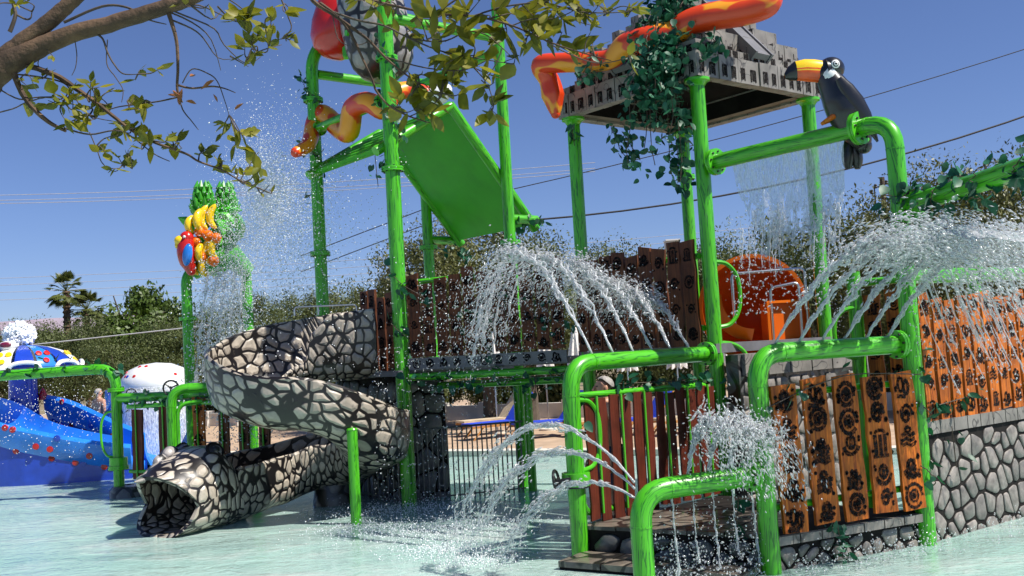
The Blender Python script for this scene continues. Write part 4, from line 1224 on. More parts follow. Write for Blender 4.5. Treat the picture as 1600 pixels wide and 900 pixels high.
# dark platform base behind the slide (wet stone tower base)
wb = thing('stone_stair_base', 'dark wet stone wall under the bucket tower platform', 'stone wall', TL)
b = MB(); c = TF + U*.55 + W*1.5
b.box(TF + W*1.45 + U*.62 + Z*.85, W*1.05, U*.42, Z*1.15); b.build('core', M['mortar'], wb, smooth=False)
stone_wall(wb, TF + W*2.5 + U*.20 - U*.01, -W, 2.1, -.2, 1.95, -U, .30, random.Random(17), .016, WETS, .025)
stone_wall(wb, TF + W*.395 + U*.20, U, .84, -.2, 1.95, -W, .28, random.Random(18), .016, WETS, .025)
pl = thing('slide_platform', 'dark platform slab behind the spiral slide entrance', 'platform', TF + W*1.2 + Z*1.95)
b = MB(); b.box(TF + W*1.25 + U*1.0 + Z*2.05, W*1.35, U*1.15, Z*.045); b.build('slab', M['ramp'], pl, smooth=False)
# planks beside the slide entrance (shaded)
pp = thing('plank_screen', 'dark brown plank screen between the slide entrance and the front tower post', 'railing', TF + W*.6 + Z*2.1)
for k in range(4):
    plank(pp, TF + W*(.25+.26*k) - U*.02, W, .2, 2.1, 3.35 + R_.uniform(-.08,.08), -U, M['plank_shade'], R_, 4, 0)
# ------------------------------------------------------------------ steel barrier fence
fn = thing('steel_fence', 'dull steel bar fence standing in the water under the bridge', 'fence', onz(730, 770))
F0 = TF + V(.1, .25, 0); F1 = onz(822, 768); fd = (F1-F0).normalized(); Lf = (F1-F0).length
def barfence(root, p, q, n, z1, r=.011):
    b = MB(); b.tube([p + Z*.06, q + Z*.06], .014, 6); b.build('bottom_rail', M['darksteel'], root)
    b = MB(); b.tube([p + Z*z1, q + Z*z1], .018, 6); b.build('top_rail', M['darksteel'], root)
    bb = MB(); bb.tube([V(0,0,-.28), V(0,0,z1)], r, 6); me = bb.mesh('bar', M['darksteel'])
    for k in range(n): inst(me, 'bar', root, p.lerp(q, (k+.5)/n))
barfence(fn, F0, F1, 22, 1.14, .012)
fn2 = thing('steel_fence', 'dull steel bar fence between the spiral slide and the tower posts', 'fence', onz(600, 772))
barfence(fn2, onz(566, 775), TF + V(-.12, .1, 0), 8, 1.1)
# thin post right of fence
lp_ = thing('slim_post', 'slim green post holding the right end of the steel fence', 'post', F1)
pipe(lp_, 'post', [F1 - Z*.28 + fd*.12, F1 + Z*1.95 + fd*.12], .072)
# ------------------------------------------------------------------ left spray arch, wheel, pipes, planks
LP = onz(187, 777)
la = thing('spray_arch', 'green pipe arch at far left dripping water beside the octopus slide', 'pipe frame', LP)
pipe(la, 'post', [LP - Z*.28, LP + Z*2.40, LP + V(-.75, .05, 2.40), LP + V(-4.2, .35, 2.36)], .098, .35)
flange(la, LP + Z*2.0, Z, .098); flange(la, LP + Z*.55, Z, .098, 1.9)
b = MB(); b.lathe([(.1,-.08),(.165,-.08),(.165,.08),(.1,.08)], LP + Z*.66, Z, 20); b.build('valve_drum', M['pipe2'], la)
b = MB(); b.lathe([(.36,-.28),(.36,.12),(.3,.2),(.1,.22)], LP + V(.15,.1,0), Z, 20); b.build('base', M['wet_stone'], la)
hoop(la, LP + V(-.08,0,0), .75, 1.6, V(-1,0,0), .22, .024)
lb = thing('valve_pipe', 'horizontal green pipe with black valve wheel left of the spiral slide', 'pipe', LP + V(.1,0,1.7))
q1 = at(355, 608, 17.9)
pipe(lb, 'pipe', [LP + Z*1.84 + V(.02,0,0), V(q1.x, q1.y, LP.z+1.84)], .085)
wheel(lb, at(267, 606, 18.3), V(.3, -1, .05), .13)
wheel(lb, at(205, 615, 19.2), V(.3, -1, .05), .09)
lc = thing('bent_pipe', 'green pipe bend behind the snake head', 'pipe', at(270, 700, 17.4))
q2 = at(268, 640, 17.4); q2.z = 0
pipe(lc, 'pipe', [q2 - Z*.28, q2 + Z*1.98, q2 + V(2.0, .4, 1.98)], .085, .28)
pipe(lc, 'hoop', [q2 + V(.1,0,1.0), q2 + V(.1,0,1.72), q2 + V(.5,.08,1.75)], .035, .2)
ld = thing('plank_fence', 'brown and orange plank fence behind the snake head', 'fence', at(250, 720, 18.3))
g0 = at(200, 640, 18.9); g1 = at(345, 632, 17.8); g0.z = 0; g1.z = 0; gd = (g1-g0).normalized(); gn = V(gd.y, -gd.x, 0); Lg = (g1-g0).length
for k, (t, w_, mt_, gl, z1) in enumerate(((.10,.26,M['slat'],0,1.62),(.40,.24,M['slat'],0,1.72),(.77,.27,M['plank'],3,1.80),(1.02,.22,M['plank_shade'],3,1.85),(1.22,.22,M['plank_shade'],3,1.85),(1.42,.22,M['plank_shade'],3,1.8))):
    plank(ld, g0 + gd*(Lg*t), gd, w_, .35, z1, gn, mt_, R_, gl, .02)
    b = MB(); q = g0 + gd*(Lg*t) + gn*.04; b.tube([q + Z*.3, q + Z*1.75], .015, 6); b.build('baluster', M['pipe2'], ld)
pipe(ld, 'rail', [g0 + Z*1.68, g0 + gd*Lg*1.45 + Z*1.72], .04); pipe(ld, 'rail', [g0 + Z*.5, g0 + gd*Lg*1.45 + Z*.5], .035)
# ------------------------------------------------------------------ parrot and fruit spray arch
pa0 = at(297, 600, 20.3); pa1 = at(392, 600, 20.9); pa0.z = 0; pa1.z = 0
pa = thing('fruit_arch', 'green arch with moulded pineapple tops and banana bunches raining water', 'spray feature', pa0)
pipe(pa, 'post', [pa0 - Z*.28, pa0 + Z*4.18, pa0 + (pa1-pa0)*.3 + Z*4.42], .105, .3)
pipe(pa, 'post', [pa1 - Z*.28, pa1 + Z*4.3, pa1 + (pa0-pa1)*.3 + Z*4.45], .105, .3)
flange(pa, pa0 + Z*3.3, Z, .105, 1.6)
b = MB(); b.tube([at(300,428,20.4), at(330,405,20.5), at(365,402,20.6), at(388,425,20.8)], [.14,.26,.26,.16], 14); b.build('crown_bowl', M['board2'], pa)
rngp = random.Random(12)
for k in range(34):
    c = at(rngp.gauss(345,18), rngp.gauss(375,22), 20.6 + rngp.uniform(-.15,.2)); d = V(rngp.gauss(0,1), rngp.gauss(-.2,.6), rngp.gauss(.1,.9)).normalized(); q = d.cross(V(.2,-1,.1)).normalized()*rngp.uniform(.07,.13); L = rngp.uniform(.35,.6)
    b = MB(); b.tube([c - d*L*.3, c, c + d*L*.4, c + d*L*.75 - Z*.06], [.03, .11, .09, .012], 6); b.build('leaf', rngp.choice((M['board'], M['board2'], M['pipe2'])), pa)
rng = random.Random(40)
def pineapple(c, h):
    root_ = MB(); root_.ell(c - Z*h*.35, V(.2,0,0), V(0,.2,0), V(0,0,.3), 12, 8); o = root_.build('pineapple', M['board2'], pa)
    b = MB()
    for lay in range(5):
        for k in range(8):
            a = k*.785 + lay*.4; r = .20-.035*lay; d = V(math.cos(a), math.sin(a), 0)
            p0 = c + d*r*.5 + Z*(-.22 + lay*.12); p1 = p0 + d*.12 + Z*.12; p2 = p0 + d*(.20-.03*lay) + Z*.25
            b.tube([p0, p1, p2], [.055,.05,.008], 6)
    b.build('spiky_crown', M['board2'], o)
pineapple(at(318, 322, 20.5), .5); pineapple(at(353, 322, 20.8), .5)
def banana(c, a, L=.42, up=.0):
    d = V(math.cos(a), math.sin(a)*.5-.3, 0).normalized()
    pts = [c + d*.05 + Z*L*.5, c + d*.16 + Z*L*.18, c + d*.17 - Z*L*.2, c + d*.06 - Z*L*.5]
    b = MB(); b.tube(smooth_path(pts, 4), [.02,.045,.06,.07,.075,.078,.078,.075,.07,.065,.055,.04,.02][:13], 10); b.build('banana', M['yellow'], pa)
for (x, y) in ((306,352),(318,345),(330,340),(342,338),(308,390),(320,396),(333,392),(346,388),(312,410),(328,414),(300,395)):
    banana(at(x+rng.uniform(-2,2), y, 20.2), rng.uniform(2.4, 4.4), rng.uniform(.36,.5))
b = MB()
for (x, y) in ((312,362),(325,368),(338,372),(316,402),(334,408),(306,378)): b.sph(at(x, y, 20.15), .11, 10, 7)
b.build('orange_fruit', M['orange'], pa)
pq = thing('parrot_figure', 'red and blue parrot figure with yellow beak on the left fruit arch', 'bird figure', at(298, 428, 20.0))
b = MB(); P = [at(x, y, 20.05) for x, y in ((292,372),(290,388),(292,404),(297,418),(300,430))]; b.tube(smooth_path(P, 3), [.13,.15,.165,.17,.175,.17,.165,.16,.14,.12,.1,.08,.05][:13], 14); b.ell(P[0], V(.14,0,0), V(0,.14,0), V(0,0,.14)); b.build('body', M['red'], pq)
b = MB(); b.ell(at(293, 398, 19.88), V(.10,0,0), V(0,.08,0), V(.03,0,.22)); b.build('wing', M['lblue'], pq)
b = MB(); b.ell(at(281, 376, 20.0), V(.11,0,-.02), V(0,.1,0), V(.02,0,.10), 12, 8); b.ell(at(277, 383, 20.0), V(.05,0,0), V(0,.06,0), V(0,0,.08), 10, 7); b.build('beak', M['yellow'], pq)
b = MB(); b.sph(at(288, 370, 19.9), .03, 8, 6); b.build('eye', M['white'], pq)
# ------------------------------------------------------------------ octopus water feature at far left
oc0 = onz(30, 736); oc0 = V(at(36, 600, 24.6).x, 24.6, 0)
oct_ = thing('octopus_feature', 'blue and white octopus dome spouting foam above the blue slides', 'spray feature', oc0)
b = MB(); b.lathe([(.4,-.28),(.36,1.2),(.3,2.6)], oc0, Z, 18); b.build('column', M['blue'], oct_)
dc = oc0 + Z*2.5; prof = [(a_*.66, c_*.66) for a_, c_ in ((1.95,.0),(1.93,.18),(1.75,.42),(1.4,.66),(.95,.82),(.5,.90),(.25,.92))]
cols = [M['lblue'], M['blue'], M['white'], M['blue']]
for k in range(16):
    b = MB(); b.lathe(prof, dc, Z, 4, k*math.pi/8 + .03, (k+1)*math.pi/8 - .03); pn = b.build('dome_panel', cols[(k+3) % 4], oct_)
    if k % 2 == 1:
        a = (k+.5)*math.pi/8; _, sx_, sy_ = frame_of(Z, V(.1,.9,.2))
        for da, rr_, zz in ((-.09, 1.06, .375), (.09, 1.06, .375), (0, 1.23, .21)):
            d = sx_*math.cos(a+da) + sy_*math.sin(a+da); nn = (d*.75 + Z*.6).normalized()
            b = MB(); b.lathe([(.075,-.01),(.07,.012),(.0,.018)], dc + d*rr_ + Z*zz, nn, 12); b.build('spot', M['red'] if k % 4 == 1 else M['yellow'], pn)
b = MB(); b.lathe([(1.26,.0),(.3,-.05)], dc, Z, 24); b.build('dome_underside', M['white'], oct_)
for k in range(8):
    a = (k*2+.5)*math.pi/8; _, sx_, sy_ = frame_of(Z, V(.1,.9,.2)); d = sx_*math.cos(a)+sy_*math.sin(a); t_ = Z.cross(d)
    b = MB(); b.tube(smooth_path([dc + d*1.29 - t_*.34 + Z*.0, dc + d*1.31 - t_*.25 + Z*.13, dc + d*1.30 + Z*.17, dc + d*1.31 + t_*.25 + Z*.13, dc + d*1.29 + t_*.34], 4), .05, 8); b.build('rim_arch', M['white'], oct_)
for s in (-1, 1):
    if s < 0: continue
    e0 = dc + V(-.03, -.62, .58); b = MB(); b.ell(e0, V(.22,0,0), V(0,.2,0), V(0,0,.13)); e = b.build('eye', M['white'], oct_)
    b = MB(); b.ell(e0 + V(.02,-.16,.03), V(.14,0,0), V(0,.06,0), V(0,0,.07)); b.build('iris', simple('purple_iris', (.16,.015,.05), .3), e)
# blue tentacle slides
def tent(label, pts, hw, h, spikes, seed):
    root = thing('blue_slide', label, 'slide', V(pts[-1][0], pts[-1][1], 0), 'blue octopus slides')
    P = smooth_path([V(*p) for p in pts], 6); b = MB(); n = 12
    secs = []
    for i, p in enumerate(P):
        d = (P[min(i+1, len(P)-1)] - P[max(i-1, 0)]); d.z = 0; d.normalize(); l = V(-d.y, d.x, 0)
        o_ = []; i_ = []
        for k in range(n+1):
            t = k/n*2-1; x = hw*math.sin(t*1.5708); z = h*(abs(t)**2.4)
            o_.append(p + l*x*1.08 + Z*(z-.08)); i_.append(p + l*x + Z*z)
        secs.append(o_ + i_[::-1])
    m2 = len(secs[0])
    for s_ in secs: b.v += s_
    for j in range(len(secs)-1):
        for i in range(m2): b.face((j*m2+i, j*m2+(i+1) % m2, (j+1)*m2+(i+1) % m2, (j+1)*m2+i))
    b.face(list(range(m2))); b.face([(len(secs)-1)*m2+i for i in range(m2)])
    ch = b.build('chute', M['lblue'], root)
    rng = random.Random(seed)
    for k in range(26):       # moulded flowers on the outside walls
        j = rng.randrange(2, len(P)-2); side = rng.choice((0, 0, 1)); i = rng.choice((0,1,2)) if side == 0 else n - rng.choice((0,1,2))
        p = secs[j][i]; d = (P[j+1]-P[j-1]); l = V(-d.y, d.x, 0).normalized()*(-1 if side == 0 else 1)
        b = MB(); b.lathe([(.075,-.02),(.07,.015),(.03,.02),(0,.02)], p, l, 8); b.build('flower', M['red'] if k % 3 else M['blue'], ch)
    for (j, s_) in spikes:
        p = (secs[j][0] if s_ < 0 else secs[j][n]); b = MB(); b.lathe([(.11,-.05),(.10,.07),(.06,.17),(0,.26)], p, Z, 10); b.build('fin', M['red'], root)
    # side skirt down to the water
    b = MB()
    for j in range(len(P)-1):
        a, c = secs[j][2], secs[j+1][2]
        if a.z > .1: b.quad(V(a.x, a.y, -.2), V(c.x, c.y, -.2), c, a)
    b.build('skirt', M['blue'], root)
    b = MB()
    for j in range(len(P)-1):
        a, c = secs[j][n-2], secs[j+1][n-2]
        if a.z > .1: b.quad(V(a.x, a.y, -.2), V(c.x, c.y, -.2), c, a)
    b.build('skirt', M['blue'], root)
    return root
tent('near bright blue slide with red flowers curving down into the water', [(-12.6,23.6,1.15),(-11.8,23.2,.95),(-11.0,23.0,.6),(-10.2,23.0,.35),(-9.3,23.1,.12),(-8.6,23.2,.0)], .75, .75, [(0,-1),(4,-1)], 2)
tent('rear blue slide with red flowers and red fins behind the near one', [(-11.0,25.6,1.05),(-10.3,25.2,.9),(-9.6,24.9,.6),(-9.0,24.7,.3),(-8.5,24.6,.05)], .85, .85, [(0,-1),(5,1),(9,1)], 3)
tent('furthest blue slide with flowers beside the green arch post', [(-9.4,27.0,.95),(-9.1,26.4,.8),(-8.9,25.7,.45),(-8.8,25.0,.15)], .8, .8, [], 4)
# white mushroom
mu = thing('mushroom_fountain', 'white spotted mushroom dome shedding a ring of water', 'spray feature', V(-7.55, 26.0, 0))
mc = V(-8.3, 25.4, 0); mc = at(245, 600, 26.0); mc.z = 0
mu.location = mc; ORG[mu] = mc.copy()
b = MB(); b.cyl(mc - Z*.28, mc + Z*2.0, .09, 12); b.build('stem', M['pipe2'], mu)
b = MB(); b.lathe([(.1,1.92),(.88,1.90),(.90,1.96),(.84,2.16),(.66,2.36),(.38,2.48),(0,2.52)], mc, Z, 28); cap = b.build('cap', M['white'], mu)
rng = random.Random(8)
for k in range(14):
    a = rng.uniform(0, 6.28); r_, z_ = rng.choice(((.86,2.08),(.72,2.30),(.5,2.43),(.80,2.2)))
    d = V(math.cos(a), math.sin(a), 0); b = MB(); b.lathe([(.05,-.02),(.045,.012),(0,.016)], mc + d*r_ + Z*z_, (d*(r_) + Z*(.9-r_*.6)).normalized(), 8); b.build('spot', rng.choice((M['red'], M['blue'])), cap)
# ------------------------------------------------------------------ people
def person(name, label, loc, yaw, scale=1.0, clothes='shorts', arms=None):
    root = thing(name, label, 'person', loc, rz=yaw)
    J = dict(pel=(0,0,.95), sp=(0,.0,1.15), ch=(0,-.01,1.36), nk=(0,0,1.52), hb=(0,-.01,1.60), ht=(0,-.005,1.70))
    verts = []; edges = []; radii = []; ix = {}
    def add(n, p, r, par=None):
        ix[n] = len(verts); verts.append(p); radii.append(r)
        if par is not None: edges.append((ix[par], ix[n]))
    add('pel', (0,0,.95), (.17,.12)); add('sp', (0,0,1.15), (.155,.11), 'pel'); add('ch', (0,0,1.36), (.18,.125), 'sp')
    add('nk', (0,.01,1.50), (.065,.065), 'ch'); add('hb', (0,-.01,1.57), (.07,.08), 'nk'); add('hm', (0,-.015,1.66), (.082,.10), 'hb'); add('ht', (0,-.005,1.74), (.06,.075), 'hm')
    for s, n in ((-1,'l'), (1,'r')):
        add('hip'+n, (.10*s,0,.88), (.10,.10), 'pel'); add('kn'+n, (.11*s,-.02,.50), (.062,.065), 'hip'+n); add('cf'+n, (.11*s,.02,.33), (.057,.06), 'kn'+n)
        add('an'+n, (.11*s,.02,.09), (.038,.04), 'cf'+n); add('to'+n, (.125*s,-.15,.03), (.035,.028), 'an'+n)
        add('sh'+n, (.20*s,0,1.42), (.07,.07), 'ch'); el = (.27*s,.03,1.14); wr = (.30*s,-.06,.90)
        add('el'+n, el, (.042,.042), 'sh'+n); add('wr'+n, wr, (.028,.028), 'el'+n); add('pm'+n, (.305*s,-.09,.82), (.034,.02), 'wr'+n)
    me = bpy.data.meshes.new('body'); me.from_pydata(verts, edges, []); me.materials.append(M['skin'])
    o = bpy.data.objects.new('body', me); link(o, root)
    md_ = o.modifiers.new('skin', 'SKIN'); md_.use_smooth_shade = True
    sv = me.skin_vertices[0].data
    for i, r in enumerate(radii): sv[i].radius = r
    sv[0].use_root = True
    ss = o.modifiers.new('sub', 'SUBSURF'); ss.levels = 2; ss.render_levels = 2
    # fingers, face, hair, shorts
    for s in (-1, 1):
        b = MB()
        for k in range(4):
            x = .305*s + (k-1.5)*.0; y = -.115 + k*.017 - .02
            b.tube([V(.306*s, y, .80), V(.305*s-.004*s, y-.012, .765), V(.30*s-.012*s, y-.014, .735+.006*abs(k-1.5))], [.0095,.009,.006], 7)
        b.tube([V(.30*s, -.125, .84), V(.285*s, -.15, .805), V(.283*s, -.155, .78)], [.011,.01,.007], 7)
        b.build('fingers', M['skin'], o, local=True)
    b = MB(); b.tube([V(0,-.10,1.67), V(0,-.125,1.635), V(0,-.105,1.62)], [.012,.018,.012], 8)
    for s in (-1, 1): b.ell(V(.078*s, .0, 1.645), V(.012,0,0), V(0,.022,0), V(0,0,.035), 8, 6)
    b.build('nose_and_ears', M['skin'], o, local=True)
    for s in (-1, 1):
        b = MB(); b.ell(V(.032*s, -.092, 1.672), V(.014,0,0), V(0,.008,0), V(0,0,.008), 8, 6); b.build('eye', M['wire_dk'], o, local=True)
    b = MB(); b.ell(V(0, -.098, 1.597), V(.026,0,0), V(0,.01,0), V(0,0,.007), 8, 6); b.build('mouth', M['red'], o, local=True)
    b = MB(); b.grid(lambda u, v: (lambda q: V(0,.012,1.675) + V(math.cos(u*6.283)*.093*math.sin(q), math.sin(u*6.283)*.113*math.sin(q), .105*math.cos(q)))(v*lerp(.72, 1.75, min(1, max(0, (math.sin(u*6.283)+.55)/1.1)))), 24, 7, True); b.build('hair', M['hair'], root, local=True)
    b = MB()
    b.lathe([(.175,1.02),(.185,.95),(.19,.86)], V(0,0,0), Z, 20)
    for s in (-1, 1): b.lathe([(.125,.90),(.125,.75),(.12,.60),(.11,.60)], V(.10*s,0,0), Z, 14)
    b.build('shorts', M['shorts'], root, local=True)
    root.scale = (scale,)*3
    return root
person('person', 'grey haired bare chested man standing in the pool behind the red slat fence', V(1.06, 12.75, -.07), rad(-72), 1.12)
person('person', 'small bare backed bather on the blue slide at far left', V(at(155,640,26.2).x, 26.2, .35), rad(150), .9)
# ------------------------------------------------------------------ poolside: loungers, parasols, hedge wall
def deckpt(s, n, z=.1): p = E0 + ED*s + EN*n; p.z = z; return p
def lounger(name, mat):
    root = thing(name, 'x', 'sun lounger')
    for sy in (-1, 1):
        b = MB(); b.box(V(0, .28*sy, .33), V(.95,0,0), V(0,.025,0), V(0,0,.03)); b.build('side_rail', M['wood'], root, smooth=False, local=True)
        for sx in (-1, 1):
            b = MB(); b.tube([V(.72*sx-.2, .27*sy, .0), V(.72*sx+.12, .27*sy, .33)], .022, 6); b.build('leg', M['wood'], root, local=True)
    b = MB(); b.box(V(-.3, 0, .39), V(.66,0,0), V(0,.27,0), V(0,0,.03)); b.build('seat', mat, root, smooth=False, local=True)
    b = MB(); b.box(V(.62, 0, .73), V(.28,0,.36), V(0,.27,0), V(.025,0,-.02)); b.build('backrest', mat, root, smooth=False, local=True)
    b = MB(); b.box(V(.655, 0, .715), V(.29,0,.37), V(0,.30,0), V(.012,0,-.01)); b.build('back_frame', M['wood'], root, smooth=False, local=True)
    return root
lg = [lounger('sun_lounger', M['sblue']), lounger('sun_lounger', simple('beige_canvas', (.5,.4,.27), .8))]
spots = [(-1.55, 3.4, 0, .35, 'blue sun lounger seen through the steel fence bars'), (-.05, 3.3, 0, .15, 'blue sun lounger on the deck right of the slim green post'),
         (1.1, 3.9, 1, .25, 'beige sun lounger beside the blue one, half behind the arch post'), (-2.3, 4.4, 1, .3, 'beige sun lounger with raised back behind the fence bars'),
         (2.2, 3.5, 0, .2, 'blue lounger glimpsed between the red slats'), (3.4, 3.8, 1, .3, 'beige lounger glimpsed between the rightmost red slats')]
used = [False, False]
for (s_, n_, k, rz, lab) in spots:
    s_ -= 1.35
    o = lg[k] if not used[k] else copy_tree(lg[k]); used[k] = True
    o.location = deckpt(s_, n_); o.rotation_euler[2] = math.atan2(ED.y, ED.x) + math.pi*.5 + rz - .9
    tag(o, lab, 'sun lounger', 'loungers on the pool deck')
def parasol():
    root = thing('closed_parasol', 'x', 'parasol')
    b = MB(); b.tube([V(0,0,0), V(0,0,2.75)], .022, 8); b.build('pole', M['steel'], root, local=True)
    b = MB(); b.lathe([(.26,0),(.26,.05),(.05,.08)], V(0,0,0), Z, 16); b.build('base', M['coping'], root, local=True)
    b = MB()
    def f(u, v):
        a = u*6.283; r = (.05 + .17*v**.8)*(1 + .30*math.cos(8*a)*min(1, v*2)); return V(math.cos(a)*r, math.sin(a)*r, 2.7 - 1.15*v - .05*math.cos(8*a)*v)
    b.grid(f, 48, 8, True); b.build('folded_canopy', M['cloth'], root, local=True)
    return root
ps = parasol(); first = True
for (s_, n_, lab) in ((-2.6, 4.6, 'closed white parasol furthest left behind the bridge'), (-1.35, 5.2, 'closed white parasol above the left blue lounger'), (.15, 3.9, 'closed white parasol with dangling ivy in front, right of the slim post'), (1.25, 4.6, 'closed white parasol just left of the arch post'),
         (2.5, 4.8, 'closed white parasol above the grey haired man'), (3.6, 5.0, 'closed white parasol under the middle of the spray pipe'), (4.7, 5.2, 'closed white parasol under the right end of the spray pipe'), (-10.2, 3.2, 'closed white parasol behind the octopus slides')):
    s_ -= 1.0
    o = ps if first else copy_tree(ps); first = False
    o.location = deckpt(s_, n_); o.rotation_euler[2] = R_.uniform(0, 3); tag(o, lab, 'parasol', 'closed parasols on the deck')
gw = thing('garden_wall', 'low pale garden wall behind the sun loungers', 'wall', deckpt(0, 9.5, .1))
for k in range(-14, 16):
    b = MB(); b.box(deckpt(k*1.5, 9.6, .32), ED*.65, EN*.12, Z*.26); b.build('panel', M['fence_wall'], gw, smooth=False)
    b = MB(); b.box(deckpt(k*1.5+.75, 9.55, .36), ED*.1, EN*.2, Z*.32); b.build('pier', M['fence_wall'], gw, smooth=False)
# ------------------------------------------------------------------ trees
def crown_mesh(name, mat, seed, n, leaf, rx, rz, clumps=26, ragged=.35, aspect=2.2):
    rng = random.Random(seed); b = MB()
    C = []
    while len(C) < clumps:
        p = V(rng.uniform(-1,1), rng.uniform(-1,1), rng.uniform(-1,1))
        if p.length > 1 or p.length < .35: continue
        C.append((V(p.x*rx*.85, p.y*rx*.85, p.z*rz*.85), rng.uniform(.16, .42)*rx))
    vv = []; ff = []
    for k in range(n):
        c, r = rng.choice(C)
        d = V(rng.gauss(0,1), rng.gauss(0,1), rng.gauss(0,1)).normalized()
        rr = r*(rng.random()**.5)*(1 + ragged*.5*(rng.random()**5))
        p = c + d*rr; p.z += .1*rr
        t = V(rng.gauss(0,1), rng.gauss(0,1), rng.gauss(.3,1)).normalized(); s = t.cross(d)
        if s.length < .05: continue
        s.normalize(); L = leaf*rng.uniform(.6, 1.4); w = L/aspect
        i = len(vv); vv += [p - t*L*.5, p + s*w*.5, p + t*L*.5, p - s*w*.5]; ff.append((i, i+1, i+2, i+3))
    b.v = vv; b.f = ff; b.mi = [0]*len(ff); b.uv = [None]*len(ff)
    me = bpy.data.meshes.new(name); me.from_pydata([tuple(v) for v in vv], [], ff); me.materials.append(mat); me.update(); return me
def trunk_mesh(name, seed, h, r):
    rng = random.Random(seed); b = MB()
    b.tube(smooth_path([V(0,0,-.3), V(.05,.02,h*.3), V(-.06,.05,h*.6), V(.03,0,h)], 3), [r*1.4, r*1.2, r, r*.9, r*.85, r*.8, r*.75, r*.7, r*.6, r*.5][:10], 8)
    for k in range(5):
        a = k*1.256 + rng.uniform(-.3,.3); d = V(math.cos(a), math.sin(a), 0)
        p = V(0,0,h*rng.uniform(.45,.8)); b.tube([p, p + d*.5 + Z*.5, p + d*1.0 + Z*rng.uniform(1.0,1.5)], [r*.5, r*.35, r*.12], 6)
    return b.mesh(name, M['olive_bark'])
OLV = [crown_mesh('olive_crown_%s' % 'abcd'[k], M['olive'], 50+k, 22000, .090, 2.0, 1.65, 44) for k in range(4)]
OLB = [crown_mesh('dry_crown_%s' % 'ab'[k], M['olive_b'], 60+k, 24000, .078, 2.0, 1.6, 40, .5) for k in range(2)]
BRD = [crown_mesh('broad_crown_%s' % 'ab'[k], M['broad'], 70+k, 12000, .17, 2.0, 1.7, 34, .3, 1.6) for k in range(2)]
TRK = [trunk_mesh('trunk_%s' % 'abc'[k], 80+k, 2.2, .16) for k in range(3)]
rngT = random.Random(99)
def tree(px, ytop, Y, width_px, label, kind, name='olive_tree', low=.25):
    if 860 < px < 1300: ytop += 14
    top = at(px, ytop, Y); wr = width_px/2/FPX*Y
    x = top.x; base = V(x, Y, -.3); H = top.z - base.z
    root = thing(name, label, 'tree', base, 'trees behind the pool deck')
    low = .30; sz = (H*(1-low))/2/1.66; sx = max(wr*1.45/2.3, sz*.9)
    o = inst(rngT.choice(kind), 'crown', root, (x, Y, base.z + H*(1+low)/2), None, (sx, sx, sz)); o.rotation_euler[2] = 0
    o.rotation_mode = 'XYZ'; o.rotation_euler[2] = rngT.uniform(0, 6.28)
    t = inst(rngT.choice(TRK), 'trunk', root, base, None, (max(.6, sx), max(.6, sx), H*.65/2.2)); 
    return root
TREES = [
 (-15,505,40,120,'grey green olive tree at the left edge behind the octopus dome',OLV),
 (50,508,41,110,'olive tree right of the octopus dome, left of the palm',OLV),
 (118,498,40,105,'bushy olive tree just below the fan palm',OLV),
 (-60,490,42,130,'olive tree cut by the left edge of the picture',OLV),
 (85,500,45,120,'olive tree behind the palm trunk',OLV),
 (300,505,41,110,'olive tree filling the gap behind the left fruit arch post',OLV),
 (440,500,42,110,'low olive tree behind the mist left of the spiral slide',OLV),
 (515,492,42,100,'low olive tree behind the slide entrance',OLV),
 (180,520,38,110,'low olive tree in front of the bright green broadleaf tree',OLV),
 (262,500,38,120,'olive tree behind the parrot post',OLV),
 (215,449,47,130,'bright green broadleaf tree right of the palm',BRD),
 (285,470,47,100,'second bright green broadleaf tree, partly behind the parrot post',BRD),
 (345,490,40,110,'olive tree seen through the falling water of the fruit arch',OLV),
 (405,455,46,80,'small olive tree right of the fruit arch behind the mist',OLV),
 (465,448,50,60,'small distant tree left of the spiral slide handrail',OLV),
 (538,447,50,50,'small round distant tree above the spiral slide handrail',OLV),
 (600,425,33,100,'olive tree immediately left of the front tower post',OLV),
 (665,345,31,180,'tall olive tree behind the bucket tower',OLB),
 (745,335,32,150,'tall dry olive tree under the big green board',OLB),
 (815,372,31,130,'olive tree behind the right tower post',OLV),
 (905,385,34,120,'olive tree behind the left temple post',OLV),
 (965,372,36,120,'olive tree behind the middle of the plank railing',OLV),
 (1040,372,38,110,'olive tree right of the white box above the planks',OLV),
 (1150,350,34,110,'feathery olive tree right of the front temple post',OLV),
 (1205,385,36,90,'low olive tree behind the orange tube slide',OLV),
 (1262,308,30,140,'olive tree behind the water curtain under the toucan',OLV),
 (1365,325,32,110,'olive tree beside the utility pole',OLV),
 (1462,246,27,110,'dry brownish olive tree above the overhead pipe, left one',OLB),
 (1555,236,27,150,'dry brownish olive tree above the overhead pipe at right edge',OLB),
 (1420,330,26,120,'dark olive tree behind the corner post',OLB),
 (1510,330,25,160,'shaded olive tree behind the spray at upper right',OLB),
 (1620,300,26,140,'dry olive tree cut by the right edge',OLB)]
for (px, yt, Y, wpx, lab, kd) in TREES:
    tree(px, yt, Y, wpx, lab, kd, 'broadleaf_tree' if kd is BRD else 'olive_tree', .12)
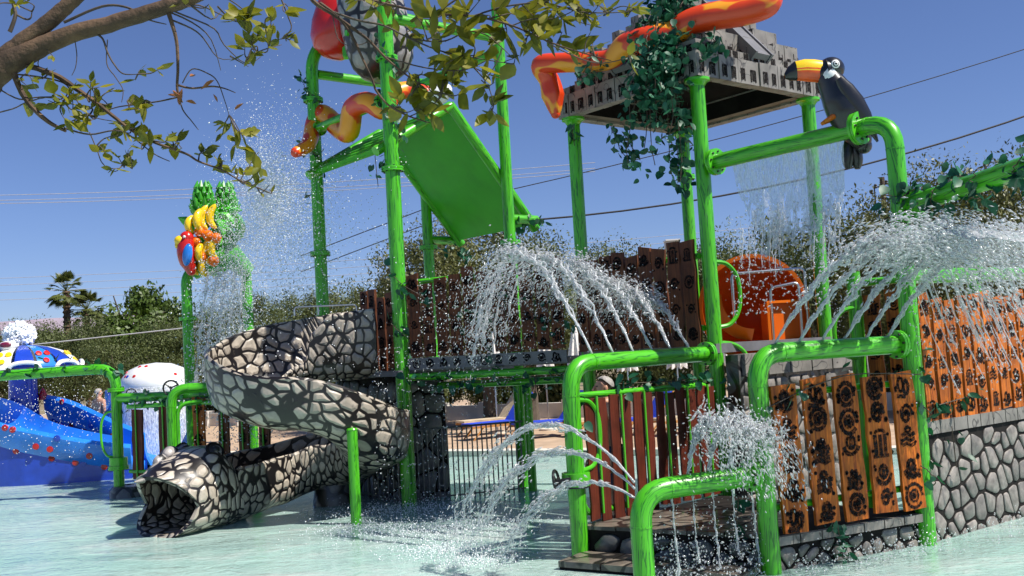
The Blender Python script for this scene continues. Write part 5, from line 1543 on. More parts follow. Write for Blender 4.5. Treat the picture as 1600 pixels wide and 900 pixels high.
# shrubs closing the hedge line below the crowns
BSH = [crown_mesh('shrub_%s' % 'ab'[k], M['olive'], 90+k, 9000, .11, 1.4, 1.0, 22) for k in range(2)]
ORD = ['leftmost', 'second', 'third', 'fourth', 'fifth', 'sixth', 'seventh', 'eighth', 'ninth', 'tenth', 'eleventh', 'twelfth', 'thirteenth', 'fourteenth', 'fifteenth', 'sixteenth', 'seventeenth', 'eighteenth', 'nineteenth', 'rightmost']
for k in range(20):
    p = deckpt(-24 + k*2.35, 11.5 + 1.2*(k % 2), -.2)
    root = thing('hedge_shrub', ('%s dark shrub of the hedge behind the garden wall' % ORD[k]) if k in (0, 19) else '%s dark shrub from the left of the hedge behind the garden wall' % ORD[k], 'shrub', p, 'hedge shrubs behind the garden wall')
    o = inst(BSH[k % 2], 'foliage', root, p + Z*1.35, None, (1.05, 1.05, 1.35 + .2*(k % 3))); o.rotation_mode = 'XYZ'; o.rotation_euler[2] = k*1.3
    inst(TRK[k % 3], 'trunk', root, p, None, (.4,.4,.5))
# fan palm
def palm(px, ytop, Y, label, s=1.0, trunk=True):
    top = at(px, ytop, Y); base = V(top.x, Y, -.3); root = thing('fan_palm', label, 'palm', base)
    b = MB(); b.tube([base, V(top.x, Y, top.z-.55*s)], [.22*s,.17*s], 10)
    for k in range(8): b.lathe([(.2*s,-.05),(.24*s,0),(.19*s,.06)], V(top.x, Y, top.z-.6*s-.28*k*s), Z, 10)
    b.build('trunk', M['bark'], root)
    rng = random.Random(int(px))
    for k in range(40):
        a = k*2.4; el = rng.uniform(-.9, 1.4); d = V(math.cos(a)*math.cos(el), math.sin(a)*math.cos(el), math.sin(el))
        c = V(top.x, Y, top.z-.5*s) + d*.75*s; _, sx, sy = frame_of(d)
        b = MB(); b.tube([V(top.x, Y, top.z-.5*s), c], .015*s, 4)
        for j in range(15):
            t = (j-7)/7*1.35; q = d*math.cos(t) + sx*math.sin(t); w = sy.cross(q)*0 + (sx*math.cos(t) - d*math.sin(t))*.05*s
            L = .62*s*(1-.25*abs(t)); tip = c + q*L - Z*.12*s
            b.poly([c - w*.3, c + q*L*.5 - w, tip, c + q*L*.5 + w])
        b.build('frond', M['palmleaf'], root, smooth=False)
palm(103, 441, 42, 'fan palm rising above the trees at left', .72)
palm(135, 470, 43, 'smaller fan palm just right of the taller one', .7)
# ------------------------------------------------------------------ utility lines and pole
def line(label, pts, r, mat, sag=0.0):
    P = []
    for i in range(len(pts)-1):
        a, c = Vector(pts[i]), Vector(pts[i+1])
        for k in range(12):
            t = k/12; P.append(a.lerp(c, t) - Z*sag*4*t*(1-t))
    P.append(Vector(pts[-1]))
    b = MB(); b.tube(P, r, 5); return b.top('power_line', mat, label, 'cable', 'overhead cables')
def ln(x0, y0, x1, y1, Y): return [at(x0, y0, Y), at(x1, y1, Y)]
UPL = ['highest', 'second highest', 'lowest']
for k, (y0, y1) in enumerate(((299, 262), (307, 271), (312, 276))):
    line('%s of the three pale upper cables crossing the sky at left' % UPL[k], ln(-120, y0+8, 930, y1-8, 62), .02, M['wire'], .4)
for k, (y0, y1) in enumerate(((429, 408), (440, 419), (451, 431), (463, 442))):
    line('%s of the four pale lower cables above the palm' % ['highest', 'second highest', 'third highest', 'lowest'][k], ln(-120, y0+10, 1700, y1-110, 75), .018, M['wire'], 1.0)
line('pale cable sagging across the trees behind the mushroom', ln(30, 541, 330, 508, 36), .022, M['wire'])
line('heavy dark cable running behind the temple posts to upper right', ln(820, 345, 1720, 138, 45), .045, M['wire_dk'], 1.0)
line('thin dark cable crossing the blue sky at right of the toucan', ln(700, 318, 1720, 38, 52), .026, M['wire_dk'], .5)
line('thin dark cable rising behind the bucket tower, upper one', ln(470, 400, 720, 305, 40), .02, M['wire_dk'])
line('thin dark cable rising behind the bucket tower, lower one', ln(470, 425, 720, 330, 40), .02, M['wire_dk'])
up = thing('utility_pole', 'dark wooden utility pole with bracket beside the tall green corner post', 'pole', V(at(1378,300,46).x, 46, -.3))
q = at(1378, 277, 46); b = MB(); b.tube([V(q.x, 46, -.3), q], [.14,.11], 8); b.build('pole', M['twig'], up)
b = MB(); a = at(1366, 292, 46); b.tube([at(1378,292,46), a, a - Z*1.0], .04, 6); b.tube([at(1378,318,46), at(1366,320,46)], .04, 6); b.build('bracket', M['black'], up)
for (x, y) in ((1368,291),(1362,300),(1385,285)):
    b = MB(); b.lathe([(.05,-.1),(.08,-.04),(.05,0),(.08,.05),(.04,.1)], at(x, y, 46), Z, 8); b.build('insulator', M['black'], up)
hs = thing('white_house', 'tiny white house roof showing above the olive trees', 'building', V(at(1050,380,70).x, 70, -.3))
q = at(1050, 385, 70); b = MB(); b.abox(q.x-.45, q.x+.45, 69.5, 70.5, -.3, q.z+.35); b.build('wall', M['fence_wall'], hs, smooth=False)
b = MB(); b.abox(q.x-.5, q.x+.5, 69.4, 70.6, q.z+.35, q.z+.45); b.build('roof_edge', M['white'], hs, smooth=False)
b = MB(); b.abox(q.x-.15, q.x+.15, 69.47, 69.5, q.z-.2, q.z+.1); b.build('window', M['wire_dk'], hs, smooth=False)
# ------------------------------------------------------------------ ivy on the structures
rng = random.Random(3)
strands = []
# main cascade from the roof top over the front-left edge
for k in range(15):
    x0 = rng.uniform(1000, 1090); y0 = rng.uniform(-30, 60); x1 = rng.uniform(980, 1068); y1 = rng.uniform(150, 285); Y = rng.uniform(12.85, 13.4)
    strands.append([at(x0, y0, 13.7), at((x0+x1)/2-6, 75, 13.15), at(x1, 130, Y), at(x1 + rng.uniform(-8,8), max(y1, 150), Y)])
ivy('ivy_cascade', 'thick cascade of dark green ivy hanging from the temple roof', strands, 290, .135, .10, 5, extra=900)
strands = [[at(1055+rng.uniform(-35,35), -40, 13.9), at(1050+rng.uniform(-40,45), 20, 13.7), at(1045+rng.uniform(-30,35), 70, 13.5)] for k in range(6)]
ivy('ivy_mound', 'leafy ivy mound on the very top of the temple roof', strands, 240, .13, .13, 6, extra=600)
ivy('ivy_tuft', 'small ivy tuft on the snake at the left roof corner', [[at(905,125,14.0), at(930,85,13.9), at(945,105,13.9)], [at(925,100,13.9), at(915,135,13.9)]], 60, .11, .07, 7)
ivy('ivy_tuft', 'ivy tuft on the roof blocks beside the stair slab', [[at(1090,60,13.2), at(1105,75,13.1), at(1085,92,13.0)], [at(1110,55,13.2), at(1120,68,13.1)]], 70, .11, .06, 8)
ivy('ivy_strand', 'sparse ivy strand low at the left side of the roof cascade', [[at(955,195,14.2), at(965,222,14.2), at(985,262,14.2)], [at(972,205,14.2), at(1000,250,14.0)]], 70, .12, .06, 9)
ivy('ivy_strand', 'ivy strand trailing down the rear middle temple post', [[at(1072,200,14.6), at(1066,265,14.6), at(1068,300,14.6)]], 24, .13, .04, 10)
ivy('ivy_strand', 'short ivy strand under the left corner of the temple roof', [[at(893,195,14.9), at(897,228,14.9)]], 7, .13, .03, 11)
ivy('ivy_strand', 'ivy climbing the left post of the bucket tower', [spiral_on(TL + Z*5.2, TL + Z*7.5, .15, 2.2)], 95, .11, .07, 12)
ivy('ivy_strand', 'ivy around the front post of the bucket tower', [spiral_on(TF + Z*5.3, TF + Z*7.9, .15, 2.5), [TF + V(-.25,0,5.5), TF + V(-.25,-.05,5.0)]], 80, .13, .06, 13)
ivy('ivy_strand', 'ivy on the lower front tower post beside the planks', [spiral_on(TF + Z*2.1, TF + Z*3.7, .14, 2)], 34, .13, .05, 14)
ivy('ivy_strand', 'ivy clump at the foot of the big green board', [[TB + U*.5 + Z*4.5, TB + U*.9 + Z*4.2], [TR + U*.2 + Z*4.56, TR + U*.7 + Z*4.5]], 60, .13, .09, 15)
ivy('ivy_strand', 'ivy wrapped round the overhead pipe at upper right', [spiral_on(PC + V(.04,-.2,3.6), PC + V(.36,-2.5,3.65), .14, 3.5, 40)], 150, .12, .07, 16)
ivy('ivy_strand', 'ivy clump on the corner post where the overhead pipe starts', [spiral_on(PC + Z*3.2, PC + Z*3.75, .16, 2)], 55, .13, .06, 17)
ivy('ivy_strand', 'ivy leaves along the top rail of the red slat fence', [[PA + d1*.8 + Z*1.85, PA + d1*1.7 + Z*1.82, PD - d1*.1 + Z*1.8], [PA + d1*.05 + Z*1.7, PA + d1*.08 + Z*1.0]], 70, .13, .06, 18)
ivy('ivy_strand', 'ivy on the corner post beside the orange planks', [spiral_on(PC + Z*.3, PC + Z*2.0, .13, 2.5)], 42, .12, .05, 19)
ivy('ivy_strand', 'ivy trailing down the front stone plinth', [[PB + d2*.75 + n2*.12 + Z*.42, PB + d2*.8 + n2*.12 + Z*.05]], 22, .12, .05, 20)
ivy('ivy_strand', 'ivy on the top of the five orange planks', [[PB + n2*.1 + Z*1.6, PB + d2*1.0 + n2*.1 + Z*1.85, PC + n2*.1 + Z*1.8]], 16, .12, .06, 21)
ivy('ivy_strand', 'ivy trailing over the top of the high stone wall', [[W0 + WD*.2 + WN*.05 + Z*1.45, W0 + WD*1.0 + WN*.06 + Z*1.5], [W0 + WD*.45 + WN*.06 + Z*1.2, W0 + WD*.45 + WN*.06 + Z*.75]], 22, .12, .06, 22)
ivy('ivy_strand', 'ivy along the left spray arch pipe', [[LP + V(.05,0,2.3), LP + V(-.6,0,2.5), LP + V(-2.6,.1,2.46), LP + V(-3.4,.15,2.3)]], 70, .15, .08, 23)
ivy('ivy_strand', 'ivy along the rail of the plank fence behind the snake head', [[g0 + Z*1.75, g0 + gd*Lg*.6 + Z*1.78, g0 + gd*Lg*1.2 + Z*1.8], [LP + V(.1,0,1.9), LP + V(.3,-.05,1.6)]], 90, .13, .07, 24)
ivy('ivy_strand', 'ivy spread over the bridge planks', [[b0 + Z*3.4 + bn*.08, b0.lerp(b1,.4) + Z*2.8 + bn*.08, b0.lerp(b1,.7) + Z*3.2 + bn*.08, b1 + Z*2.6 + bn*.08], [b0.lerp(b1,.5) + Z*3.3 + bn*.08, b0.lerp(b1,.55) + Z*2.2 + bn*.1]], 95, .13, .10, 25)
ivy('ivy_strand', 'ivy hanging under the bridge deck', [[b0 + Z*1.95 + bn*.08, b0.lerp(b1,.5) + Z*1.85 + bn*.08, b1 + Z*1.95 + bn*.08], [b1 + bd*-.5 + Z*1.95 + bn*.1, b1 + bd*-.5 + Z*1.55 + bn*.1]], 80, .13, .08, 26)
ivy('ivy_strand', 'ivy tangle on the low frame post near the front bend', [[PB + V(-.25,.1,.75), PB + V(-.3,.1,.35)]], 10, .12, .04, 27)

# ------------------------------------------------------------------ foreground citrus tree overhead
TD = 4.6
ct = thing('citrus_tree', 'leafy citrus tree branches hanging over the scene from upper left', 'tree', V(-4.1, 4.4, -.4))
CT = []
def limb(pts, radii, Y=TD, dY=0.0, name='branch', mat='bark', sub=5):
    P = [at(x, y, Y + dY*i/max(1, len(pts)-1)) for i, (x, y) in enumerate(pts)]
    S = smooth_path(P, sub) if len(P) > 2 else P
    rr = []
    for i in range(len(S)):
        t = i/(len(S)-1)*(len(radii)-1); k = min(int(t), len(radii)-2); rr.append(lerp(radii[k], radii[k+1], t-k)*(.76 if radii[0] > 10 else .9)*Y/FPX)
    rngl = random.Random(int(pts[0][0]*7+pts[0][1]))
    S = [p + V(rngl.uniform(-1,1), rngl.uniform(-1,1), rngl.uniform(-1,1))*rr[i]*.05 for i, p in enumerate(S)]
    b = MB(); b.tube(S, rr, 10 if max(rr) > .02 else 6); b.build(name, M[mat], ct)
    CT.append(S); return S
b = MB(); j0 = at(-20, 125, TD)
b.tube(smooth_path([V(-4.1,4.4,-.5), V(-4.0,4.4,1.0), V(-3.5,4.5,2.3), V(-2.9,4.55,3.0), j0 + V(-.06,0,-.03), j0 + V(.03,0,.04)], 5), [.17]*6 + [.15]*6 + [.12]*5 + [.095]*5 + [.085]*4, 12); b.build('trunk', M['bark'], ct)
limb([(-20,125),(10,100),(40,85),(75,68),(115,52),(170,38),(230,20),(290,0),(350,-25)], [30,29,24,20,18,17,16,15,13])
limb([(-5,105),(30,72),(60,48),(90,22),(120,-5),(150,-35)], [27,20,17,16,15,13])
limb([(15,108),(30,101),(58,107),(95,122),(125,143),(150,160),(180,184),(205,203),(240,222),(290,240),(310,252),(345,265),(375,282),(402,293)], [5.5,5,5,5,4.5,4,3.5,3,2.6,2.2,1.9,1.6,1.2,.8])
limb([(22,115),(32,140),(48,165),(75,190),(103,205)], [6,5.5,5,4,2.5])
limb([(262,15),(268,35),(276,65),(278,105),(277,140),(285,160)], [5,4,3.4,3,2.6,1.5], mat='bark')
limb([(278,140),(285,170),(300,190),(310,203)], [1.6,1.3,1,.6], mat='twig')
limb([(278,133),(300,138),(330,135),(350,138),(368,145)], [2.2,1.8,1.6,1.2,.7], mat='bark')
limb([(285,130),(300,108),(325,115),(340,128),(352,160),(358,180)], [1.2,1.2,1.1,1,.8,.5], mat='twig')
limb([(277,152),(250,158),(215,163),(185,167),(160,175)], [1.6,1.4,1.3,1.1,.8], mat='twig')
limb([(145,50),(160,60),(168,82),(178,100),(192,115),(215,116)], [2.2,2,1.8,1.6,1.3,.6], mat='twig')
limb([(168,62),(167,100),(180,120),(192,140),(190,160)], [1,1,.9,.8,.6], mat='twig')
limb([(116,58),(120,85),(118,105),(112,118)], [1,1,.8,.6], mat='twig')
limb([(0,140),(30,155),(60,152),(95,155),(98,165)], [1.4,1.4,1.2,1,.6], mat='twig')
limb([(-20,180),(20,170),(45,158),(70,153)], [1.3,1.2,1,.6], mat='twig')
limb([(12,115),(60,120),(100,130),(115,150),(140,180),(180,190)], [1.6,1.5,1.4,1.2,1,.6], mat='twig')
limb([(100,200),(140,210),(190,205),(240,240),(265,252)], [1.8,1.5,1.3,1.1,.8], mat='twig')
limb([(140,207),(152,235),(160,255),(180,268),(195,252)], [1.2,1.1,1,.8,.5], mat='twig')
limb([(15,50),(24,25),(20,5),(10,-20)], [4,3.5,3,2.5], mat='twig')
limb([(24,22),(40,30),(48,28),(50,18)], [2,1.8,1.4,.7], mat='twig')
limb([(62,108),(60,95),(75,70),(72,55)], [1,.9,.8,.6], mat='twig')
limb([(100,35),(160,10),(200,12),(230,30),(260,38)], [2.6,2.3,2,1.5,.8], mat='twig')
# dense thin twigs right of the limb
tw_sets = [[(240,5),(290,25),(335,45),(350,70),(385,100),(408,88)], [(255,15),(300,35),(330,62),(345,110)], [(270,10),(310,8),(350,25),(390,38)], [(300,10),(330,30),(345,18)],
  [(265,30),(300,45),(318,60),(340,90),(365,92)], [(290,0),(345,-5),(380,15),(400,40)], [(340,10),(360,30),(375,35)], [(385,95),(395,85),(420,75),(440,70)], [(360,88),(372,95),(388,104)]]
for q in tw_sets: limb(q, [1.8,1.5,1.2,.9,.6], TD, .15, mat='twig', sub=3)
# right-hand twigs in front of the bucket tower
T2 = 4.9
limb([(470,-30),(490,2),(520,22),(548,42),(575,62),(600,88),(628,112),(655,130)], [4.2,4,3.4,3,2.6,2.2,1.7,1.2], T2)
limb([(500,5),(530,28),(552,60),(568,95),(582,125),(588,142),(608,165),(640,182),(672,192)], [3.4,3,2.6,2.2,1.9,2.2,1.9,1.5,.8], T2)
limb([(510,15),(560,32),(600,40),(640,60),(690,80),(740,90),(800,100)], [2.2,2,1.8,1.6,1.3,1.1,.7], T2, mat='twig')
limb([(560,-5),(620,10),(680,22),(740,25),(800,40),(850,62),(885,75),(930,88),(955,95)], [2.5,2.3,2.1,1.9,1.7,1.5,1.3,1,.6], T2)
limb([(680,22),(720,-5),(760,-20)], [1.8,1.6,1.4], T2, mat='twig')
limb([(740,25),(790,10),(850,5),(905,18),(950,20),(985,18)], [1.7,1.5,1.3,1.2,1,.6], T2, mat='twig')
limb([(800,40),(830,30),(870,28),(905,12)], [1.3,1.2,1,.6], T2, mat='twig')
limb([(850,62),(880,80),(930,98),(975,92),(985,80)], [1.2,1.1,1,.8,.5], T2, mat='twig')
limb([(640,60),(690,65),(730,50),(760,55),(785,75),(800,90)], [1.5,1.4,1.2,1.1,.9,.6], T2, mat='twig')
limb([(600,88),(660,105),(720,110),(760,95)], [1.4,1.2,1.1,.6], T2, mat='twig')
limb([(752,125),(765,140),(770,165),(768,185)], [1.1,1,.8,.5], T2, mat='twig')
limb([(785,75),(775,100),(757,128)], [1.2,1.1,.8], T2, mat='twig')
limb([(440,0),(450,25),(455,45),(440,60)], [1.6,1.5,1.2,.6], T2, mat='twig')
limb([(640,182),(665,170),(690,150),(680,130)], [1.1,1,.8,.5], T2, mat='twig')
for k, q in enumerate([[(545,42),(555,70),(562,85)], [(520,25),(528,60),(545,72)], [(575,65),(560,70),(548,60)]]): limb(q, [1,.8,.5], T2, mat='twig', sub=3)
CLV = [leaf_mesh('citrus_leaf_a', M['citrus'], 1, .62, .25, True), leaf_mesh('citrus_leaf_b', M['citrus'], 1, .72, .12, True), leaf_mesh('citrus_leaf_c', M['citrus'], 1, .5, .4, True)]
DRY = leaf_mesh('dry_leaf', M['deadleaf'], 1, .4, .5, True)
rngc = random.Random(77)
# (x, y, spread_x, spread_y, count, leaf px)
CLUST = [(105,155,26,22,22,30),(135,180,26,16,18,28),(160,145,16,16,9,24),(150,130,8,10,4,22),(60,150,30,12,8,34),(70,132,14,14,5,22),(30,128,26,14,6,28),(200,157,14,8,3,32),(235,168,30,6,8,30),(225,110,14,12,7,24),(78,80,8,16,4,15),
 (205,200,24,14,14,28),(240,210,16,20,14,26),(270,225,18,16,12,26),(165,225,18,12,9,26),(180,245,24,12,10,24),(205,240,12,8,5,20),(315,240,14,10,8,26),(345,205,16,16,7,32),(375,225,22,16,9,30),(400,245,18,14,8,30),(345,258,18,12,9,24),(375,268,16,10,7,22),(405,275,14,14,8,26),(425,288,8,6,3,14),
 (385,20,22,20,14,36),(400,55,22,24,14,32),(385,82,16,8,6,26),(425,35,18,14,9,28),(440,45,10,10,4,20),(310,5,18,6,4,30),(40,5,14,6,8,16),(5,12,10,10,3,16),(450,8,12,10,4,30),(445,55,12,8,4,28),
 (620,165,20,14,12,36),(650,150,26,22,22,38),(690,145,26,20,18,38),(670,175,16,10,8,34),(715,95,26,20,18,38),(740,80,22,20,14,40),(675,55,24,18,12,44),(640,60,14,18,6,36),(690,20,30,16,16,38),(730,15,30,12,14,40),(770,25,22,16,10,44),(785,45,16,16,6,50),(800,95,10,8,3,44),(780,170,18,14,10,32),(768,135,8,14,4,20),
 (830,45,26,18,12,42),(850,15,26,16,10,42),(880,55,16,20,8,40),(905,25,22,18,12,36),(925,55,10,6,3,34),(900,5,30,10,10,36),(950,10,24,12,14,26),(985,18,14,8,6,22),(835,55,16,14,6,44),(860,8,20,10,6,36),(815,12,18,14,6,46),(615,20,26,16,9,32),(600,0,18,8,5,34),(575,15,14,8,3,30),
 (555,5,14,10,4,28),(745,115,16,12,8,30),(710,120,18,14,9,32),(930,75,10,6,3,24),(980,80,8,10,4,24),(1000,15,10,6,4,18)]
items = []
ALLP = [p for S in CT for p in S]
twb = 0
for (x, y, sx_, sy_, n_, lp) in CLUST:
    Y = TD if x < 440 else T2
    c = at(x, y, Y); src = min(ALLP, key=lambda p: (p-c).length)
    ntw = max(2, int(n_*.35)); nl = int(n_*1.2)
    for k in range(ntw):
        end = at(x + rngc.gauss(0, sx_*.75), y + rngc.gauss(0, sy_*.75), Y + rngc.uniform(-.14,.14))
        m1 = src.lerp(end, .45) + V(rngc.gauss(0,1), rngc.gauss(0,1), rngc.gauss(0,1))*.02
        P = smooth_path([src, m1, end], 4)
        b = MB(); b.tube(P, [lerp(.0042, .0016, i/(len(P)-1)) for i in range(len(P))], 5); b.build('twig', M['twig'], ct)
        for j in range(max(1, nl//ntw)):
            f = 1 - (rngc.random()**1.6)*.55; i = min(int(f*(len(P)-1)), len(P)-2); q = P[i].lerp(P[i+1], f*(len(P)-1)-i)
            dirn = (P[i+1]-P[i]).normalized()*.6 + V(rngc.gauss(0,.7), rngc.gauss(0,.7), rngc.gauss(0,.6))
            items.append((lp*rngc.uniform(.55, 1.15), q, Y, dirn.normalized()))
items.sort(key=lambda t: -t[0])
from mathutils import Quaternion
def leafquat(rng):
    d = V(rng.gauss(.25,.8), rng.gauss(-.1,.8), rng.gauss(.0,.65)).normalized()
    return d.to_track_quat('X', 'Z') @ Quaternion((1,0,0), rng.gauss(0, .9))
stuffb = MB(); 
for k, (lp, p, Y, dn) in enumerate(items):
    s_ = lp*Y/FPX*1.08; q = dn.to_track_quat('X', 'Z') @ Quaternion((1,0,0), rngc.gauss(0, .8)); mesh = rngc.choice(CLV)
    if k < 295: inst(mesh, 'leaf', ct, p, q, s_)
    else:
        n0 = len(stuffb.v)
        for v_ in mesh.vertices: stuffb.v.append(q @ (v_.co*s_) + p)
        for f in mesh.polygons: stuffb.face([n0+i for i in f.vertices])
o = stuffb.build('small_foliage', M['citrus'], ct, smooth='all'); o['kind'] = 'stuff'
for (x, y) in ((262,148),(283,150),(290,158),(280,165),(335,125),(340,160),(305,118),(366,172)):
    inst(DRY, 'dry_leaf', ct, at(x, y, TD), leafquat(rngc), .075*rngc.uniform(.6,1.1))

# ------------------------------------------------------------------ moving water
G9 = V(0, 0, -9.81)
class Spray:
    def __init__(s, seed): s.rng = random.Random(seed); s.b = MB(); s.d = MB()
    def make(s, name, mat, label, cat, group, org):
        root = thing(name, label, cat, org, group)
        s.b.build('stream', mat, root, smooth='all'); tag(s.d.build('drops', mat, root, smooth='all'), kind='stuff')
    def stuff(s, name, label, cat, mat='spray'):
        n = len(s.b.v); s.b.v += s.d.v; s.b.f += [tuple(i+n for i in f) for f in s.d.f]; s.b.mi += s.d.mi; s.b.uv += s.d.uv; s.b.hasuv = False
        return tag(s.b.build(name, M[mat], smooth='all'), label, cat, kind='stuff')
    def drop(s, p, r, d=None, stretch=1.0):
        d = d or V(s.rng.gauss(0,1), s.rng.gauss(0,1), s.rng.gauss(0,1) + .01)
        st = s.rng.uniform(1.0, 2.0)*stretch; s.d.octa(p, d, r*st, r)
    def jet(s, p0, v0, T, r0=.02, spread=.12, n=500, core=.45, drag=.0, drop_r=.009, grow=1.2):
        rng = s.rng; b = s.b
        def pos(t):
            k = (1-math.exp(-drag*t))/drag if drag > 1e-6 else t
            return p0 + V(v0.x*k, v0.y*k, v0.z*t - 4.905*t*t)
        # coherent lumpy core made of several overlapping strands
        nseg = 34
        for strand in range(4):
            P = []; rr = []
            ph = rng.uniform(0, 6)
            for i in range(nseg+1):
                t = T*core*i/nseg; w = (t/T)*spread*.55 + r0*.35; fq = .28 + .17*strand
                j = V(noise.noise(V(i*fq+ph, strand*3.1, 1)), noise.noise(V(i*fq+ph, strand*3.1, 5)), noise.noise(V(i*fq+ph, strand*3.1, 9)))
                P.append(pos(t) + j*w*1.6)
                rr.append(r0*.72*(.55 + .6*noise.noise(V(i*.9+ph, 2.2, strand)) )*(1 + grow*(t/T))*(1 if i < nseg*.8 else max(.15, (nseg-i)/(nseg*.2))))
            b.tube(P, [max(.003, x) for x in rr], 7)
        for k in range(int(n*1.35)):
            t = T*(rng.random()**.62); f = t/T
            w = spread*(f**1.15)
            if f < core*.6 and rng.random() < .55: continue
            p = pos(t) + V(rng.gauss(0,1), rng.gauss(0,1), rng.gauss(0,1))*w*.42
            vel = V(v0.x, v0.y, v0.z - 9.81*t)
            s.drop(p, drop_r*rng.uniform(.3, 1.0)*(1.25 if f < .7 else 1), vel + V(rng.gauss(0,1), rng.gauss(0,1), rng.gauss(0,1))*.7, rng.uniform(1.2, 3.0))
    def strand(s, P, r, n=4):
        """broken lumpy falling strand"""
        S = smooth_path(P, 9); ph = s.rng.uniform(0, 90)
        rr = [max(.0025, r*(.75 + 1.1*noise.noise(V(i*.55+ph, .3, .7)))) for i in range(len(S))]
        S = [p + V(noise.noise(V(i*.4+ph, 1, 1)), noise.noise(V(i*.4+ph, 1, 4)), 0)*r*1.6 for i, p in enumerate(S)]
        s.b.tube(S, rr, 7)
        for p in S:
            for k in range(n): s.drop(p + V(s.rng.gauss(0,1), s.rng.gauss(0,1), s.rng.gauss(0,1))*r*3.2, r*s.rng.uniform(.25,.6))
    def cloud(s, fn, n, r):
        for k in range(n): s.drop(fn(s.rng), r*s.rng.uniform(.4, 1.6))
OR6 = ['leftmost', 'second from left', 'third from left', 'fourth from left', 'fifth from left', 'rightmost']
# six jets of the slat-fence arch
for k, px in enumerate((922, 956, 990, 1023, 1055, 1087)):
    t = .16 + .145*k; p0 = PA.lerp(PD, .14 + .128*k*1.02) + Z*2.21
    s_ = Spray(100+k); vz = (5.05, 4.95, 4.8, 4.4, 4.0, 3.7)[k]
    s_.jet(p0, W*2.75*(1-.06*k) + d1*rng.uniform(-.2,.1) + Z*vz, 2*vz/9.81*(.98 if k < 2 else .80), .026, .46 if k < 2 else .40, 900, .62, .35, .0098)
    s_.make('water_jet', M['spray'], '%s of the six white jets rising from the slat fence arch' % OR6[k], 'water jet', 'jets above the slat fence arch', p0)
# six jets of the orange-plank arch
for k in range(6):
    p0 = PB.lerp(PC, .12 + .145*k) + Z*2.22
    s_ = Spray(120+k); vz = 4.35 - .05*k
    s_.jet(p0, -W*2.6 + d2*(1.0 - .1*k) + Z*vz, 2*vz/9.81*.86, .028, .50, 1000, .58, .35, .0098)
    s_.make('water_jet', M['spray'], '%s of the six white jets rising from the orange plank arch' % OR6[k], 'water jet', 'jets above the orange plank arch', p0)
# three long jets off the front bend to the left
for k, (vz, vh, dz, sd) in enumerate(((3.2, 3.25, .09, .0), (2.5, 3.35, .03, .0), (1.55, 3.3, -.06, .0))):
    p0 = P3 + V(-.03, .05, .93 + dz)
    s_ = Spray(140+k); T = (vz + math.sqrt(vz*vz + 19.62*(p0.z)))/9.81
    s_.jet(p0, (W*.97 - U*.12).normalized()*vh + Z*vz, T, .021, .20, 420, .93, .12, .011, .9)
    s_.make('water_jet', M['spray'], '%s of the three arcing jets thrown left from the low front bend' % ['highest', 'middle', 'lowest'][k], 'water jet', 'jets from the low front bend', p0)
# burst above the low front pipe
s_ = Spray(150)
for k in range(4):
    p0 = P3.lerp(PB, .38 + .16*k) + Z*1.05
    s_.jet(p0, V(.55,-.15,0) + -W*.25 + Z*(3.1-.15*k), .62, .028, .36, 520, .6, .3, .0098)
s_.cloud(lambda r: at(1150 + r.gauss(0,38), 690 + r.gauss(0,30), 9.7 + r.gauss(0,.15)), 600, .0075)
s_.stuff('splash_burst', 'white splash burst leaping above the low front pipe', 'water splash')
# drips under the low front pipe
for k, px in enumerate((1035, 1070, 1095, 1118, 1147)):
    s_ = Spray(160+k); a = P3.lerp(PB, .25 + .16*k) + Z*.84
    s_.strand([a, a + V(.0,.0,-.25), a + V(.01,0,-.48), a + V(.02, .0, -.72 + .1*(k % 2))], .013 - .002*(k == 0), 3)
    s_.make('water_drip', M['spray'], '%s of the five water drips falling from the low front pipe' % ['leftmost','second','third','fourth','rightmost'][k], 'water drip', 'drips from the low front pipe', a)
s_ = Spray(170)
s_.cloud(lambda r: V(r.uniform(1.15,2.2), 9.85 + r.gauss(0,.22), abs(r.gauss(.1,.2))), 900, .0075)
s_.cloud(lambda r: PB.lerp(PC, r.random()) + n2*r.uniform(.1,.5) + Z*abs(r.gauss(.05,.12)), 600, .007)
s_.cloud(lambda r: W0 + WD*r.uniform(0,3) + WN*r.uniform(.1,.6) + Z*abs(r.gauss(.0,.10)), 500, .007)
s_.stuff('ground_splash', 'low splashing drops around the steps and stone walls', 'water splash')
# falling curtain on the bridge planks
s_ = Spray(180)
for k in range(7):
    x = rng.uniform(742, 800); Y = rng.uniform(13.2, 13.9)
    s_.strand([at(x + 22, 410 + rng.uniform(0,30), Y), at(x + 6, 450, Y), at(x - 6, 500 + rng.uniform(-20,20), Y), at(x - 12, 540 + rng.uniform(-30,20), Y)], .017, 4)
s_.strand([at(785,412,13.2), at(765,440,13.2), at(752,480,13.2), at(744,530,13.2), at(738,565,13.2)], .024, 6)
s_.cloud(lambda r: at(r.uniform(650,1060), r.triangular(395,580,470), r.uniform(13.0,14.6)), 1500, .0075)
s_.cloud(lambda r: at(r.gauss(840,55), r.gauss(425,22), r.uniform(12.6,13.6)), 420, .0085)
s_.cloud(lambda r: at(r.uniform(585,830), r.uniform(540,790), r.uniform(14.2,15.6)), 1100, .0085)
s_.stuff('falling_drops', 'curtain of falling drops in front of the dark bridge planks', 'water drops')
